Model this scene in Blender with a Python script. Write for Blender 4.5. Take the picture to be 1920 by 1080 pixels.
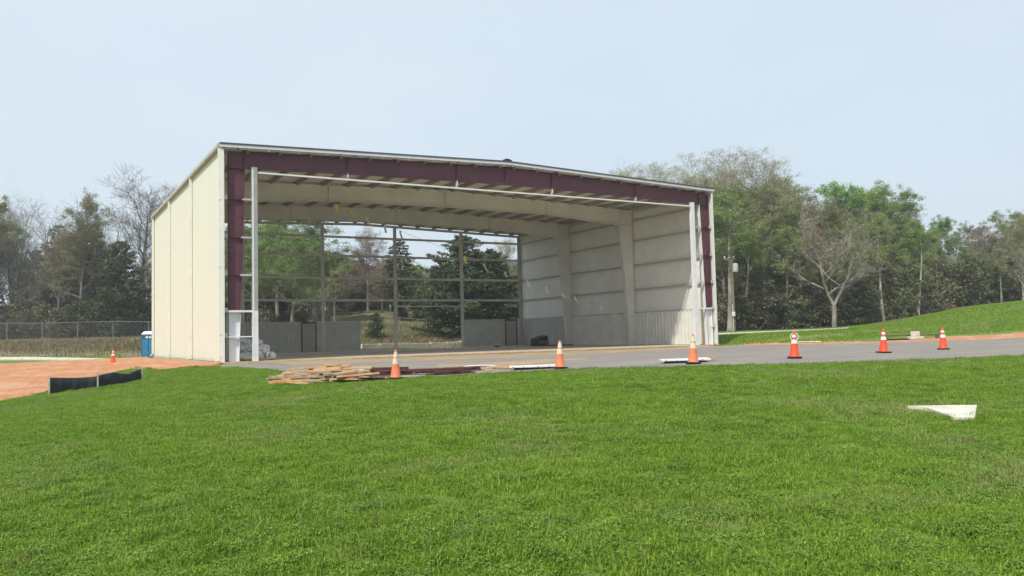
import bpy, math, random
import numpy as np
from mathutils import Vector, Matrix

random.seed(7); RNG = np.random.default_rng(7)
for o in list(bpy.data.objects): bpy.data.objects.remove(o)
S = bpy.context.scene
COL = S.collection

# ------------------------------------------------------------------ camera
CF, CX, CY, CZ, YAW, PITCH, ROLL = 1541.77, -7.265, -37.751, 0.878, 0.5296, 0.0574, -0.0243
W, D, H, RISE = 29.53, 23.45, 9.70, 0.44
FW = np.array([math.sin(YAW)*math.cos(PITCH), math.cos(YAW)*math.cos(PITCH), math.sin(PITCH)])
_r = np.array([math.cos(YAW), -math.sin(YAW), 0.0]); _u = np.cross(_r, FW)
RT = math.cos(ROLL)*_r + math.sin(ROLL)*_u
UP = -math.sin(ROLL)*_r + math.cos(ROLL)*_u
CAM = np.array([CX, CY, CZ])
cd = bpy.data.cameras.new('camera'); cam = bpy.data.objects.new('camera', cd); COL.objects.link(cam)
cam.matrix_world = Matrix(((RT[0], UP[0], -FW[0], CX), (RT[1], UP[1], -FW[1], CY), (RT[2], UP[2], -FW[2], CZ), (0, 0, 0, 1)))
cd.sensor_width = 36; cd.lens = 36*CF/1920; cd.clip_start = 0.1; cd.clip_end = 3000
S.camera = cam

# ------------------------------------------------------------------ sky, sun, exposure
SUN = Vector((-0.546, -0.33, 0.77)).normalized()
w = bpy.data.worlds.new('World'); S.world = w; w.use_nodes = True
nt = w.node_tree; nt.nodes.clear()
out = nt.nodes.new('ShaderNodeOutputWorld'); bg = nt.nodes.new('ShaderNodeBackground')
sky = nt.nodes.new('ShaderNodeTexSky'); sky.sky_type = 'NISHITA'; sky.sun_disc = False
sky.sun_elevation = math.asin(SUN.z); sky.sun_rotation = math.atan2(SUN.x, SUN.y) % (2*math.pi)
sky.air_density = 1.0; sky.dust_density = 2.0; sky.ozone_density = 1.0
veil = nt.nodes.new('ShaderNodeRGB'); veil.outputs[0].default_value = (6.75, 7.75, 8.6, 1)
vn = nt.nodes.new('ShaderNodeTexNoise'); vn.inputs['Scale'].default_value = 1.6; vn.inputs['Detail'].default_value = 5
vr = nt.nodes.new('ShaderNodeMapRange'); vr.inputs['From Min'].default_value = .3; vr.inputs['From Max'].default_value = .7
vr.inputs['To Min'].default_value = .80; vr.inputs['To Max'].default_value = .92
tc = nt.nodes.new('ShaderNodeTexCoord'); nt.links.new(tc.outputs['Generated'], vn.inputs['Vector'])
mix = nt.nodes.new('ShaderNodeMix'); mix.data_type = 'RGBA'
nt.links.new(vn.outputs[0], vr.inputs[0]); nt.links.new(vr.outputs[0], mix.inputs[0])
nt.links.new(sky.outputs[0], mix.inputs[6]); nt.links.new(veil.outputs[0], mix.inputs[7])
cl = nt.nodes.new('ShaderNodeTexNoise'); cl.inputs['Scale'].default_value = 2.2; cl.inputs['Detail'].default_value = 7; cl.inputs['Roughness'].default_value = .55
cm_ = nt.nodes.new('ShaderNodeMapping'); cm_.inputs['Scale'].default_value = (1, 1, 3.2); nt.links.new(tc.outputs['Generated'], cm_.inputs[0]); nt.links.new(cm_.outputs[0], cl.inputs['Vector'])
cr = nt.nodes.new('ShaderNodeMapRange'); cr.inputs['From Min'].default_value = .35; cr.inputs['From Max'].default_value = .7; nt.links.new(cl.outputs[0], cr.inputs[0])
cmx = nt.nodes.new('ShaderNodeMix'); cmx.data_type = 'RGBA'; cmx.blend_type = 'MULTIPLY'; cmx.inputs[0].default_value = 1
ctl = nt.nodes.new('ShaderNodeMix'); ctl.data_type = 'RGBA'; ctl.inputs[6].default_value = (.955, .975, .99, 1); ctl.inputs[7].default_value = (1.035, 1.025, 1.01, 1); nt.links.new(cr.outputs[0], ctl.inputs[0])
nt.links.new(mix.outputs[2], cmx.inputs[6]); nt.links.new(ctl.outputs[2], cmx.inputs[7])
nt.links.new(cmx.outputs[2], bg.inputs[0]); bg.inputs[1].default_value = 0.10
nt.links.new(bg.outputs[0], out.inputs[0])
sl = bpy.data.lights.new('sun', 'SUN'); sl.energy = 3.4; sl.angle = math.radians(1.5); sl.color = (1, .955, .88)
so = bpy.data.objects.new('sun', sl); COL.objects.link(so); so.rotation_euler = SUN.to_track_quat('Z', 'Y').to_euler()
so.location = (-20, -20, 30)
S.view_settings.view_transform = 'Standard'; S.view_settings.look = 'None'
S.view_settings.exposure = 0.20; S.view_settings.gamma = 1.0; S.view_settings.use_curve_mapping = False
S.render.engine = 'CYCLES'
S.cycles.max_bounces = 12; S.cycles.diffuse_bounces = 8; S.cycles.transparent_max_bounces = 8

# ------------------------------------------------------------------ helpers
def ray(px, py): return FW + RT*(px-960)/CF - UP*(py-540)/CF
def at_depth(px, depth, z):
    """point at height z, at horizontal column px and given camera depth"""
    # pick py so that z matches
    a = FW + RT*(px-960)/CF
    t = ((z-CZ)/depth - a[2])/UP[2]
    P = CAM + depth*(a + UP*t); return P
def on_plane(px, py, ax, v):
    d = ray(px, py); return CAM + d*((v-CAM[ax])/d[ax])

# terrain: thin plate spline through surveyed spots (px, depth, z)
SP = [(960,-8,-.8),(-900,-2,-.9),(2800,-2,-.7),(960,2,-.7),(0,5,-.82),(1920,5,-.64),(960,6,-.6),(960,10,-.42),(200,10,-.6),(1770,11,-.42),
 (960,15,-.2),(250,15,-.5),(1700,15,-.16),(742,20.3,-.16),(1050,21,-.03),(1300,20.4,.04),(1490,21.6,.07),(1657,24.5,.06),(1768,26.7,.05),(2100,25,.1),
 (420,19,-.27),(520,20,-.2),(150,20,-.56),(150,25,-.53),(0,25,-.62),(-300,22,-.8),(230,25,-.42),(250,33,-.27),(350,33,-.16),(60,33,-.35),(212,42,-.08),(60,42,-.15),(150,60,-.25),(270,71,-.32),(60,70,-.25),(150,76,.5),(0,77,.6),
 (150,82,1.35),(270,82,1.3),(0,82,1.4),(-300,80,1.4),(150,100,1.8),(0,110,2.0),
 (440,36.5,-.06),(800,41,-.05),(1200,47,-.03),(1346,50,-.03),(700,33,-.05),(1200,35,-.02),(1000,28,-.03),
 (1500,42,.04),(1770,43,.1),(1920,43,.15),(1500,52,.42),(1345,66,.76),(1590,62,.83),(1770,52,.75),(1770,60,1.65),(1700,62,1.25),(1920,60,2.4),(2200,55,2.3),(1770,75,2.3),(1600,75,1.15),(1400,76,.95),(1920,80,3.0),
 (600,75,.45),(700,84,1.8),(700,110,4.6),(868,79,.02),(676,66,-.04),(760,72,-.02),(760,78,.35),(850,95,2.2),(850,112,3.8),(500,85,1.2),(500,110,3),(1000,85,.9),(1000,112,1.8),(1200,80,.9),(1200,112,1.5),(1500,110,2),(1770,110,3.5),
 (960,180,4),(0,180,3),(1920,180,4),(960,400,5),(-500,400,5),(2500,400,5),(-1500,60,.5),(3500,60,2)]
PTS = np.array([at_depth(a, b, c) for a, b, c in SP])
def _phi(r2): return np.where(r2 > 1e-9, .5*r2*np.log(np.maximum(r2, 1e-9)), 0)
_n = len(PTS); _A = np.zeros((_n+3, _n+3)); _sc = 20.0
_d = (PTS[:, None, :2]-PTS[None, :, :2])/_sc
_A[:_n, :_n] = _phi((_d**2).sum(-1)) + np.eye(_n)*.004
_P = np.c_[np.ones(_n), PTS[:, :2]/_sc]; _A[:_n, _n:] = _P; _A[_n:, :_n] = _P.T
_cf = np.linalg.solve(_A, np.r_[PTS[:, 2], 0, 0, 0])
def hg(x, y):
    x = np.asarray(x, float); y = np.asarray(y, float); sh = x.shape
    x = x.ravel(); y = y.ravel()
    d2 = ((x[:, None]-PTS[None, :, 0])/_sc)**2 + ((y[:, None]-PTS[None, :, 1])/_sc)**2
    z = _phi(d2)@_cf[:_n] + _cf[_n] + _cf[_n+1]*x/_sc + _cf[_n+2]*y/_sc
    # level pad under and just round the hangar
    dx = np.maximum(np.maximum(-x, x-W), 0); dy = np.maximum(np.maximum(-y, y-D), 0)
    k = np.clip(1-(np.hypot(dx, dy)-.5)/3.5, 0, 1); k = k*k*(3-2*k)
    z = z*(1-k) + (-.09)*k
    # soft lumps in the lawn in front
    lump = .018*np.sin(x*1.3+.6*np.sin(y*.9))*np.sin(y*1.1+.5*np.sin(x*.7)) + .012*np.sin(x*2.9+y*1.7)
    near = np.clip((-14-y)/4, 0, 1)*np.clip((19-((x-CX)*FW[0]+(y-CY)*FW[1]))/3, 0, 1)
    z = z + lump*near
    return z.reshape(sh)
def hz(x, y): return float(hg(np.array([x]), np.array([y]))[0])
def ground_at(px, depth):
    """terrain point seen in column px at camera depth"""
    z = 0.
    for _ in range(6):
        P = at_depth(px, depth, z); z = hz(P[0], P[1])
    return np.array([P[0], P[1], z])
def ground_px(px, py):
    """terrain point seen at a pixel (march the ray)"""
    d = ray(px, py); ts = np.concatenate([np.arange(3, 60, .25), np.arange(60, 300, 1.)])
    Q = CAM + ts[:, None]*d
    dz = Q[:, 2]-hg(Q[:, 0], Q[:, 1])
    i = int(np.argmax(dz < 0))
    if dz[i] >= 0: i = len(ts)-1
    a, b = ts[max(i-1, 0)], ts[i]
    for _ in range(20):
        m = .5*(a+b); q = CAM+m*d
        if q[2]-hz(q[0], q[1]) < 0: b = m
        else: a = m
    q = CAM+b*d; return np.array([q[0], q[1], hz(q[0], q[1])])

class MB:
    def __init__(s): s.v = []; s.f = []
    def add(s, vs, fs):
        n = len(s.v); s.v += [tuple(map(float, q)) for q in vs]; s.f += [tuple(n+i for i in f) for f in fs]
    def box(s, x0, x1, y0, y1, z0, z1):
        s.add([(x0,y0,z0),(x1,y0,z0),(x1,y1,z0),(x0,y1,z0),(x0,y0,z1),(x1,y0,z1),(x1,y1,z1),(x0,y1,z1)],
              [(0,3,2,1),(4,5,6,7),(0,1,5,4),(1,2,6,5),(2,3,7,6),(3,0,4,7)]); return s
    def hexa(s, b, t):   # 4 bottom, 4 top points
        s.add(list(b)+list(t), [(0,3,2,1),(4,5,6,7),(0,1,5,4),(1,2,6,5),(2,3,7,6),(3,0,4,7)]); return s
    def tube(s, p0, p1, r0, r1=None, n=6, cap=True):
        r1 = r0 if r1 is None else r1
        p0 = Vector(p0); p1 = Vector(p1); d = (p1-p0)
        if d.length < 1e-6: return s
        q = d.to_track_quat('Z', 'Y'); vs = []
        for p, r in ((p0, r0), (p1, r1)):
            for k in range(n):
                a = 2*math.pi*k/n; vs.append(p + q@Vector((r*math.cos(a), r*math.sin(a), 0)))
        fs = [(k, (k+1) % n, n+(k+1) % n, n+k) for k in range(n)]
        if cap: fs += [tuple(range(n-1, -1, -1)), tuple(range(n, 2*n))]
        s.add(vs, fs); return s
    def path(s, pts, r, n=6):
        for a, b in zip(pts[:-1], pts[1:]): s.tube(a, b, r, r, n)
        return s
    def lathe(s, prof, n=20):
        vs = []
        for r, z in prof:
            for k in range(n):
                a = 2*math.pi*k/n; vs.append((r*math.cos(a), r*math.sin(a), z))
        m = len(prof)
        fs = [(j*n+k, j*n+(k+1) % n, (j+1)*n+(k+1) % n, (j+1)*n+k) for j in range(m-1) for k in range(n)]
        fs += [tuple(range(n-1, -1, -1)), tuple((m-1)*n+k for k in range(n))]
        s.add(vs, fs); return s
    def prism(s, poly, f, t0, t1):   # poly: list of 2D points, f(u,v,t)->xyz
        n = len(poly); vs = [f(a, b, t0) for a, b in poly]+[f(a, b, t1) for a, b in poly]
        s.add(vs, [tuple(range(n-1, -1, -1)), tuple(range(n, 2*n))]+[(k, (k+1) % n, n+(k+1) % n, n+k) for k in range(n)]); return s
    def mesh(s, name, mat=None, smooth=False):
        me = bpy.data.meshes.new(name); me.from_pydata(s.v, [], s.f); me.update()
        if mat: me.materials.append(mat)
        if smooth: me.polygons.foreach_set('use_smooth', [True]*len(me.polygons))
        return me
    def build(s, name, mat, parent=None, smooth=False, bevel=0, loc=None):
        import bmesh
        me = s.mesh(name, mat, smooth)
        bm = bmesh.new(); bm.from_mesh(me); bmesh.ops.recalc_face_normals(bm, faces=bm.faces); bm.to_mesh(me); bm.free()
        return link(name, me, parent, loc, bevel)
def link(name, me, parent=None, loc=None, bevel=0):
    o = bpy.data.objects.new(name, me); COL.objects.link(o)
    if parent: o.parent = parent
    if loc is not None: o.location = loc
    if bevel:
        m = o.modifiers.new('bevel', 'BEVEL'); m.width = bevel; m.segments = 1; m.limit_method = 'ANGLE'
    return o
def empty(name, loc=(0,0,0), rz=0, label=None, cat=None, group=None):
    o = bpy.data.objects.new(name, None); COL.objects.link(o); o.location = loc; o.rotation_euler = (0, 0, rz)
    o.empty_display_size = .2
    return tag(o, label, cat, group)
def tag(o, label=None, cat=None, group=None, kind=None):
    if label: o['label'] = label
    if cat: o['category'] = cat
    if group: o['group'] = group
    if kind: o['kind'] = kind
    return o
def copy_tree(o, parent=None):
    kids = [c for c in CH.get(o.name, [])] or list(o.children)
    c = o.copy(); COL.objects.link(c)
    if parent: c.parent = parent
    for k in list(o.children): copy_tree(k, c)
    return c
CH = {}

# ------------------------------------------------------------------ materials
def mat(name, col, rough=.7, metal=0, var=.12, scale=4, bump=0, bscale=40, col2=None, thr=(.4,.6), island=0, spec=.3, coord='Object', trans=0, stretch=None):
    m = bpy.data.materials.new(name); m.use_nodes = True; t = m.node_tree; b = t.nodes['Principled BSDF']
    b.inputs['Roughness'].default_value = rough; b.inputs['Metallic'].default_value = metal
    b.inputs['Specular IOR Level'].default_value = spec
    N = t.nodes.new; L = t.links.new
    if coord == 'World': vec = N('ShaderNodeNewGeometry').outputs['Position']
    else: vec = N('ShaderNodeTexCoord').outputs['Object']
    if stretch:
        mp = N('ShaderNodeMapping'); mp.inputs['Scale'].default_value = stretch; L(vec, mp.inputs[0]); vec = mp.outputs[0]
    n = N('ShaderNodeTexNoise'); n.inputs['Scale'].default_value = scale; n.inputs['Detail'].default_value = 6; n.inputs['Roughness'].default_value = .6
    L(vec, n.inputs['Vector'])
    c2 = col2 or tuple(max(0, c*(1-var*2)) for c in col)
    r = N('ShaderNodeMapRange'); r.inputs['From Min'].default_value = thr[0]; r.inputs['From Max'].default_value = thr[1]; L(n.outputs[0], r.inputs[0])
    mx = N('ShaderNodeMix'); mx.data_type = 'RGBA'; mx.inputs[6].default_value = (*col, 1); mx.inputs[7].default_value = (*c2, 1)
    L(r.outputs[0], mx.inputs[0]); cur = mx.outputs[2]
    if island:
        g = N('ShaderNodeNewGeometry'); rr = N('ShaderNodeMapRange'); rr.inputs['To Min'].default_value = 1-island; rr.inputs['To Max'].default_value = 1+island
        L(g.outputs['Random Per Island'], rr.inputs[0])
        oi = N('ShaderNodeObjectInfo'); r2 = N('ShaderNodeMapRange'); r2.inputs['To Min'].default_value = .82; r2.inputs['To Max'].default_value = 1.18
        L(oi.outputs['Random'], r2.inputs[0]); mu = N('ShaderNodeMath'); mu.operation = 'MULTIPLY'; L(rr.outputs[0], mu.inputs[0]); L(r2.outputs[0], mu.inputs[1])
        hs = N('ShaderNodeHueSaturation'); L(mu.outputs[0], hs.inputs['Value']); L(cur, hs.inputs['Color']); cur = hs.outputs[0]
    L(cur, b.inputs['Base Color'])
    if bump:
        n2 = N('ShaderNodeTexNoise'); n2.inputs['Scale'].default_value = bscale; n2.inputs['Detail'].default_value = 4; L(vec, n2.inputs['Vector'])
        bu = N('ShaderNodeBump'); bu.inputs['Strength'].default_value = bump; bu.inputs['Distance'].default_value = .02; L(n2.outputs[0], bu.inputs['Height']); L(bu.outputs[0], b.inputs['Normal'])
    if trans:
        tr = N('ShaderNodeBsdfTranslucent'); L(cur, tr.inputs[0]); ms = N('ShaderNodeMixShader'); ms.inputs[0].default_value = trans
        L(b.outputs[0], ms.inputs[1]); L(tr.outputs[0], ms.inputs[2]); L(ms.outputs[0], t.nodes['Material Output'].inputs['Surface'])
    return m
M = {}
M['cream'] = mat('cream_wall', (.70,.69,.575), .55, var=.008, scale=.6)
def splash(m, h0, col):
    t = m.node_tree; N = t.nodes.new; L = t.links.new; b = t.nodes['Principled BSDF']; src = b.inputs['Base Color'].links[0].from_socket
    g = N('ShaderNodeNewGeometry'); sp = N('ShaderNodeSeparateXYZ'); L(g.outputs['Position'], sp.inputs[0]); n = N('ShaderNodeTexNoise'); n.inputs['Scale'].default_value = 2.2; n.inputs['Detail'].default_value = 7; L(g.outputs['Position'], n.inputs['Vector'])
    ma = N('ShaderNodeMath'); ma.operation = 'MULTIPLY_ADD'; L(n.outputs[0], ma.inputs[0]); ma.inputs[1].default_value = -h0*2.2; L(sp.outputs[2], ma.inputs[2])
    r = N('ShaderNodeMapRange'); r.inputs['From Min'].default_value = -h0*.9; r.inputs['From Max'].default_value = -h0*.1; r.inputs['To Min'].default_value = .7; r.inputs['To Max'].default_value = 0; L(ma.outputs[0], r.inputs[0])
    x = N('ShaderNodeMix'); x.data_type = 'RGBA'; L(r.outputs[0], x.inputs[0]); L(src, x.inputs[6]); x.inputs[7].default_value = (*col, 1); L(x.outputs[2], b.inputs['Base Color'])
splash(M['cream'], .16, (.55,.43,.29))
M['cream_trim'] = mat('cream_trim', (.80,.785,.71), .5, var=.03)
M['maroon'] = mat('maroon_primer', (.125,.043,.062), .55, var=.12, scale=1.2)
M['white_steel'] = mat('white_primer_steel', (.74,.75,.76), .5, var=.05, scale=1.5)
M['frame'] = mat('pale_frame_steel', (.74,.73,.68), .6, var=.05, scale=.8)
M['galv'] = mat('galvanised_girt', (.50,.49,.47), .5, var=.08, scale=2)
M['jamb'] = mat('jamb_steel', (.36,.36,.35), .45, var=.08, scale=2)
M['backgalv'] = mat('weathered_endwall_steel', (.76,.75,.70), .55, var=.1, scale=2)
M['purlin'] = mat('purlin_steel', (.42,.38,.33), .6, var=.1, scale=2)
M['vinyl'] = mat('vinyl_insulation', (.86,.855,.82), .5, var=.04, scale=.7, bump=.25, bscale=1.6)
M['roofliner'] = mat('roof_insulation_vinyl', (.80,.77,.71), .6, var=.06, scale=.5)
M['liner'] = mat('liner_panel_lit', (.74,.73,.67), .5, var=.05, scale=1.2)  # lit copy of the liner: daylight put into the colour
M['liner_shaded'] = mat('liner_panel_shaded', (.58,.59,.56), .5, var=.06, scale=1.0)  # same liner, greyed to hold the shade deeper inside
M['door_frame'] = mat('door_frame_shadow_grey', (.14,.135,.12), .6)
M['door'] = mat('door_grey_paint', (.46,.45,.40), .5, var=.06)
M['trim_dark'] = mat('dark_roof_edge', (.09,.095,.11), .5)
M['rake'] = mat('rake_trim_pale_metal', (.62,.62,.64), .4, var=.05)
M['gutter'] = mat('gutter_grey', (.50,.49,.45), .5)
M['black'] = mat('black_rubber', (.018,.018,.02), .6)
M['orange'] = mat('cone_orange', (.80,.085,.025), .45, var=.08, scale=6)
M['orange_faded'] = mat('cone_orange_faded', (.78,.21,.09), .55, var=.1, scale=6)
M['collar'] = mat('cone_white_collar', (.82,.80,.76), .35, var=.06, scale=12)
M['collar_dirty'] = mat('cone_cream_collar', (.74,.66,.48), .45, var=.12, scale=12)
M['blue'] = mat('toilet_blue_plastic', (.03,.22,.40), .45, var=.08)
M['blue_dark'] = mat('toilet_dark_blue', (.02,.13,.25), .5)
M['white_plastic'] = mat('white_plastic', (.8,.8,.79), .4, var=.03)
M['fabric'] = mat('silt_fabric_black', (.022,.026,.032), .7, bump=.3, bscale=20)
M['stake'] = mat('wood_stake', (.55,.47,.36), .8, var=.15, scale=10)
M['asphalt'] = mat('asphalt_dusty', (.225,.208,.192), .9, scale=1.1, col2=(.32,.265,.205), thr=(.42,.68), bump=.5, bscale=60, coord='World', stretch=(.22,1,1))
M['soil_road'] = mat('dusted_asphalt', (.31,.235,.165), .95, scale=.7, col2=(.43,.29,.165), thr=(.4,.65), bump=.3, bscale=40, coord='World')
M['slab'] = mat('dusty_concrete', (.48,.43,.36), .85, scale=.5, col2=(.52,.42,.32), thr=(.4,.65), coord='World')
M['sun_tinted_slab_edge'] = mat('sun_tinted_edge_dust', (.58,.46,.27), .9, scale=1.2, col2=(.44,.29,.16), thr=(.45,.7), coord='World')  # dusty concrete, yellowed so the colour carries the sunlight on it
M['clay'] = mat('orange_clay', (.46,.20,.095), .95, scale=.9, col2=(.52,.31,.18), thr=(.45,.65), bump=.8, bscale=5, coord='World')
M['dry'] = mat('dry_grass_bank', (.24,.19,.115), .95, scale=1.3, col2=(.12,.13,.045), thr=(.45,.62), bump=.8, bscale=6, coord='World')
M['bankgrass'] = mat('bank_grass_earth', (.10,.12,.035), .95, scale=.22, col2=(.22,.175,.10), thr=(.42,.62), bump=.8, bscale=6, coord='World')
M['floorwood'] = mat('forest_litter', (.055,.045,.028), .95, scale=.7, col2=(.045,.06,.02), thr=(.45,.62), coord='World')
M['path'] = mat('pale_concrete', (.64,.61,.52), .85, scale=2.5, col2=(.46,.42,.33), thr=(.42,.72), bump=.3, bscale=30)
M['wood'] = mat('scrap_timber', (.52,.40,.25), .8, scale=5, col2=(.36,.21,.10), thr=(.4,.65), bump=.3, bscale=18, stretch=(.3,3,3))
M['wood_grey'] = mat('weathered_timber', (.40,.33,.25), .85, scale=6, col2=(.22,.16,.11), thr=(.4,.65), bump=.3, bscale=18)
M['wood_orange'] = mat('clay_stained_timber', (.52,.26,.105), .85, scale=5, col2=(.60,.38,.19), thr=(.45,.65), bump=.3, bscale=18)
M['sheet_white'] = mat('white_sheet_metal', (.80,.77,.75), .45, var=.06, scale=5)
M['sheet_maroon'] = mat('maroon_sheet_metal', (.10,.030,.032), .5, var=.15, scale=4)
M['dark'] = mat('dark_tarp', (.025,.022,.022), .5, var=.3, scale=5, bump=.5, bscale=8)
M['bag'] = mat('grey_wrapped_insulation', (.36,.36,.35), .4, scale=7, col2=(.62,.62,.61), thr=(.42,.62), bump=1, bscale=7)
M['wire'] = mat('fence_wire', (.22,.22,.21), .6)
M['rope'] = mat('rope', (.5,.48,.4), .8)
M['flag_y'] = mat('yellow_flag', (.85,.80,.20), .5, trans=.35)
M['flag_w'] = mat('pale_flag', (.88,.87,.72), .5, trans=.35)
M['pole'] = mat('pole_wood', (.20,.165,.12), .9, scale=3, var=.15, stretch=(1,1,.15))
M['bark'] = mat('bark_grey', (.23,.21,.175), .9, scale=2, var=.2, island=.15, stretch=(1,1,.25))
M['bark_pale'] = mat('bark_pale', (.38,.355,.30), .9, scale=2, col2=(.16,.14,.12), island=.15, stretch=(1,1,.25))
M['bark_dark'] = mat('bark_dark', (.13,.115,.095), .9, scale=2, var=.2, island=.2)
M['leaf_spring'] = mat('leaf_spring_green', (.26,.35,.10), .6, scale=.5, col2=(.19,.25,.08), island=.45, trans=.35)
M['leaf_bright'] = mat('leaf_bright_green', (.28,.42,.12), .6, scale=.5, col2=(.18,.30,.08), island=.45, trans=.35)
M['leaf_olive'] = mat('leaf_olive_buds', (.34,.33,.16), .65, scale=.5, col2=(.26,.255,.13), island=.4, trans=.3)
M['leaf_pale'] = mat('leaf_pale_catkins', (.58,.54,.38), .7, scale=.5, col2=(.42,.40,.26), island=.35, trans=.5)
M['leaf_red'] = mat('leaf_red_maple', (.30,.19,.17), .7, scale=.5, col2=(.20,.12,.10), island=.35, trans=.3)
M['leaf_rust'] = mat('leaf_rust_buds', (.34,.27,.19), .7, scale=.5, col2=(.20,.17,.10), island=.35, trans=.2)
M['needle'] = mat('needle_dark', (.082,.108,.045), .65, scale=.7, col2=(.058,.075,.035), island=.4, trans=.1)
M['needle_mid'] = mat('needle_mid', (.075,.12,.045), .65, scale=.7, col2=(.035,.06,.02), island=.4, trans=.15)
M['brush_green'] = mat('underbrush_green', (.14,.17,.07), .8, scale=.5, col2=(.10,.11,.055), island=.3, trans=.25)
M['brush'] = mat('underbrush', (.155,.16,.085), .85, scale=.3, col2=(.135,.12,.075), island=.25, trans=.15)

def lawn_material(name, blade=False):
    m = bpy.data.materials.new(name); m.use_nodes = True; t = m.node_tree; b = t.nodes['Principled BSDF']; N = t.nodes.new; L = t.links.new
    b.inputs['Roughness'].default_value = .6; b.inputs['Specular IOR Level'].default_value = .25
    g = N('ShaderNodeNewGeometry'); vec = g.outputs['Position']
    def noise(s, d=5):
        n = N('ShaderNodeTexNoise'); n.inputs['Scale'].default_value = s; n.inputs['Detail'].default_value = d; L(vec, n.inputs['Vector']); return n.outputs[0]
    def rng(v, a, c):
        r = N('ShaderNodeMapRange'); r.inputs['From Min'].default_value = a; r.inputs['From Max'].default_value = c; L(v, r.inputs[0]); return r.outputs[0]
    def mx(f, a, c):
        x = N('ShaderNodeMix'); x.data_type = 'RGBA'; L(f, x.inputs[0])
        for i, q in ((6, a), (7, c)):
            if isinstance(q, tuple): x.inputs[i].default_value = (*q, 1)
            else: L(q, x.inputs[i])
        return x.outputs[2]
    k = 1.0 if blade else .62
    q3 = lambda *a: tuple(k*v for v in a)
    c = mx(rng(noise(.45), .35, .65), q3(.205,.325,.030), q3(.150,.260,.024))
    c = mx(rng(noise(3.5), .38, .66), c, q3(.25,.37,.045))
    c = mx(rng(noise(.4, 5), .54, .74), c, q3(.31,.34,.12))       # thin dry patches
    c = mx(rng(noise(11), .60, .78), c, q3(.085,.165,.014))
    if blade:
        r = N('ShaderNodeMapRange'); r.inputs['To Min'].default_value = .62; r.inputs['To Max'].default_value = 1.38
        L(g.outputs['Random Per Island'], r.inputs[0]); hs = N('ShaderNodeHueSaturation'); L(r.outputs[0], hs.inputs['Value']); L(c, hs.inputs['Color']); c = hs.outputs[0]
        tr = N('ShaderNodeBsdfTranslucent'); L(c, tr.inputs[0]); ms = N('ShaderNodeMixShader'); ms.inputs[0].default_value = .35
        L(b.outputs[0], ms.inputs[1]); L(tr.outputs[0], ms.inputs[2]); L(ms.outputs[0], t.nodes['Material Output'].inputs['Surface'])
    else:
        n2 = noise(9, 6); bu = N('ShaderNodeBump'); bu.inputs['Strength'].default_value = 1; bu.inputs['Distance'].default_value = .06; L(n2, bu.inputs['Height']); L(bu.outputs[0], b.inputs['Normal'])
    L(c, b.inputs['Base Color']); return m
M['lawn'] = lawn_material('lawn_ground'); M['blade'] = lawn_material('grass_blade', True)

# ------------------------------------------------------------------ the ground
def grow(a, b, step, lo, hi):
    v = list(np.arange(a, b+1e-6, step)); s = step
    while v[-1] < hi: s *= 1.12; v.append(v[-1]+s)
    s = step
    while v[0] > lo: s *= 1.12; v.insert(0, v[0]-s)
    return np.array(v)
gx = grow(-26, 44, .5, -700, 900); gy = grow(-44, 34, .5, -200, 1200)
GX, GY = np.meshgrid(gx, gy); GZ = hg(GX, GY)
far = np.hypot(GX-CX, GY-CY); GZ = np.where(far > 420, 5, GZ)
vs = np.stack([GX.ravel(), GY.ravel(), GZ.ravel()], 1)
nx, ny = len(gx), len(gy); ii = np.arange(nx*ny).reshape(ny, nx)
fs = np.stack([ii[:-1,:-1].ravel(), ii[:-1,1:].ravel(), ii[1:,1:].ravel(), ii[1:,:-1].ravel()], 1)
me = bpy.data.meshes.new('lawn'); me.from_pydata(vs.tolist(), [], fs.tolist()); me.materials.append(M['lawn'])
me.polygons.foreach_set('use_smooth', [True]*len(me.polygons)); tag(link('lawn', me), kind='structure')

def resample(pts, n):
    pts = np.array(pts, float)[:, :2]; s = np.r_[0, np.cumsum(np.hypot(*np.diff(pts, axis=0).T))]
    q = np.linspace(0, s[-1], n); return np.stack([np.interp(q, s, pts[:, 0]), np.interp(q, s, pts[:, 1])], 1)
def strip(name, near, farl, m, off, n=200, k=40, rag=.0, zfun=None):
    """ground sheet between two polylines (world xy), following the terrain"""
    a = resample(near, n); b = resample(farl, n)
    if rag:
        for q, sgn in ((a, 1), (b, -1)):
            w_ = RNG.normal(0, 1, n); w_ = np.convolve(w_, np.ones(5)/5, 'same')*rag*1.6 + RNG.normal(0, rag*.25, n)
            d = b-a; d /= np.maximum(np.hypot(*d.T), 1e-6)[:, None]; q += d*w_[:, None]*sgn
    t = np.linspace(0, 1, k)[:, None, None]; P = a[None]*(1-t)+b[None]*t
    z = (zfun(P[..., 0], P[..., 1]) if zfun else hg(P[..., 0], P[..., 1])) + off
    z[0] -= off+.02; z[-1] -= off+.02
    V = np.concatenate([P, z[..., None]], -1).reshape(-1, 3); i = np.arange(k*n).reshape(k, n)
    F = np.stack([i[:-1,:-1].ravel(), i[:-1,1:].ravel(), i[1:,1:].ravel(), i[1:,:-1].ravel()], 1)
    me = bpy.data.meshes.new(name); me.from_pydata(V.tolist(), [], F.tolist()); me.materials.append(m)
    me.polygons.foreach_set('use_smooth', [True]*len(me.polygons))
    return tag(link(name, me), kind='structure')
G = lambda *a: [ground_px(x, y)[:2] for x, y in a]
E2 = lambda *a: [ground_at(x, d)[:2] for x, d in a]
road_near = G((400,686),(500,692),(580,706),(650,712),(715,714),(770,711),(900,703),(1000,698),(1100,693),(1250,690),(1450,685),(1600,681),(1770,675),(1930,668))
road_near = [np.array(road_near[0])+np.array([-1.5,.8])]+road_near+[road_near[-1]+(road_near[-1]-road_near[-2])*3]
road_far = E2((1500,41.5),(1640,41),(1770,41.5),(1930,42),(2500,44))
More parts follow.
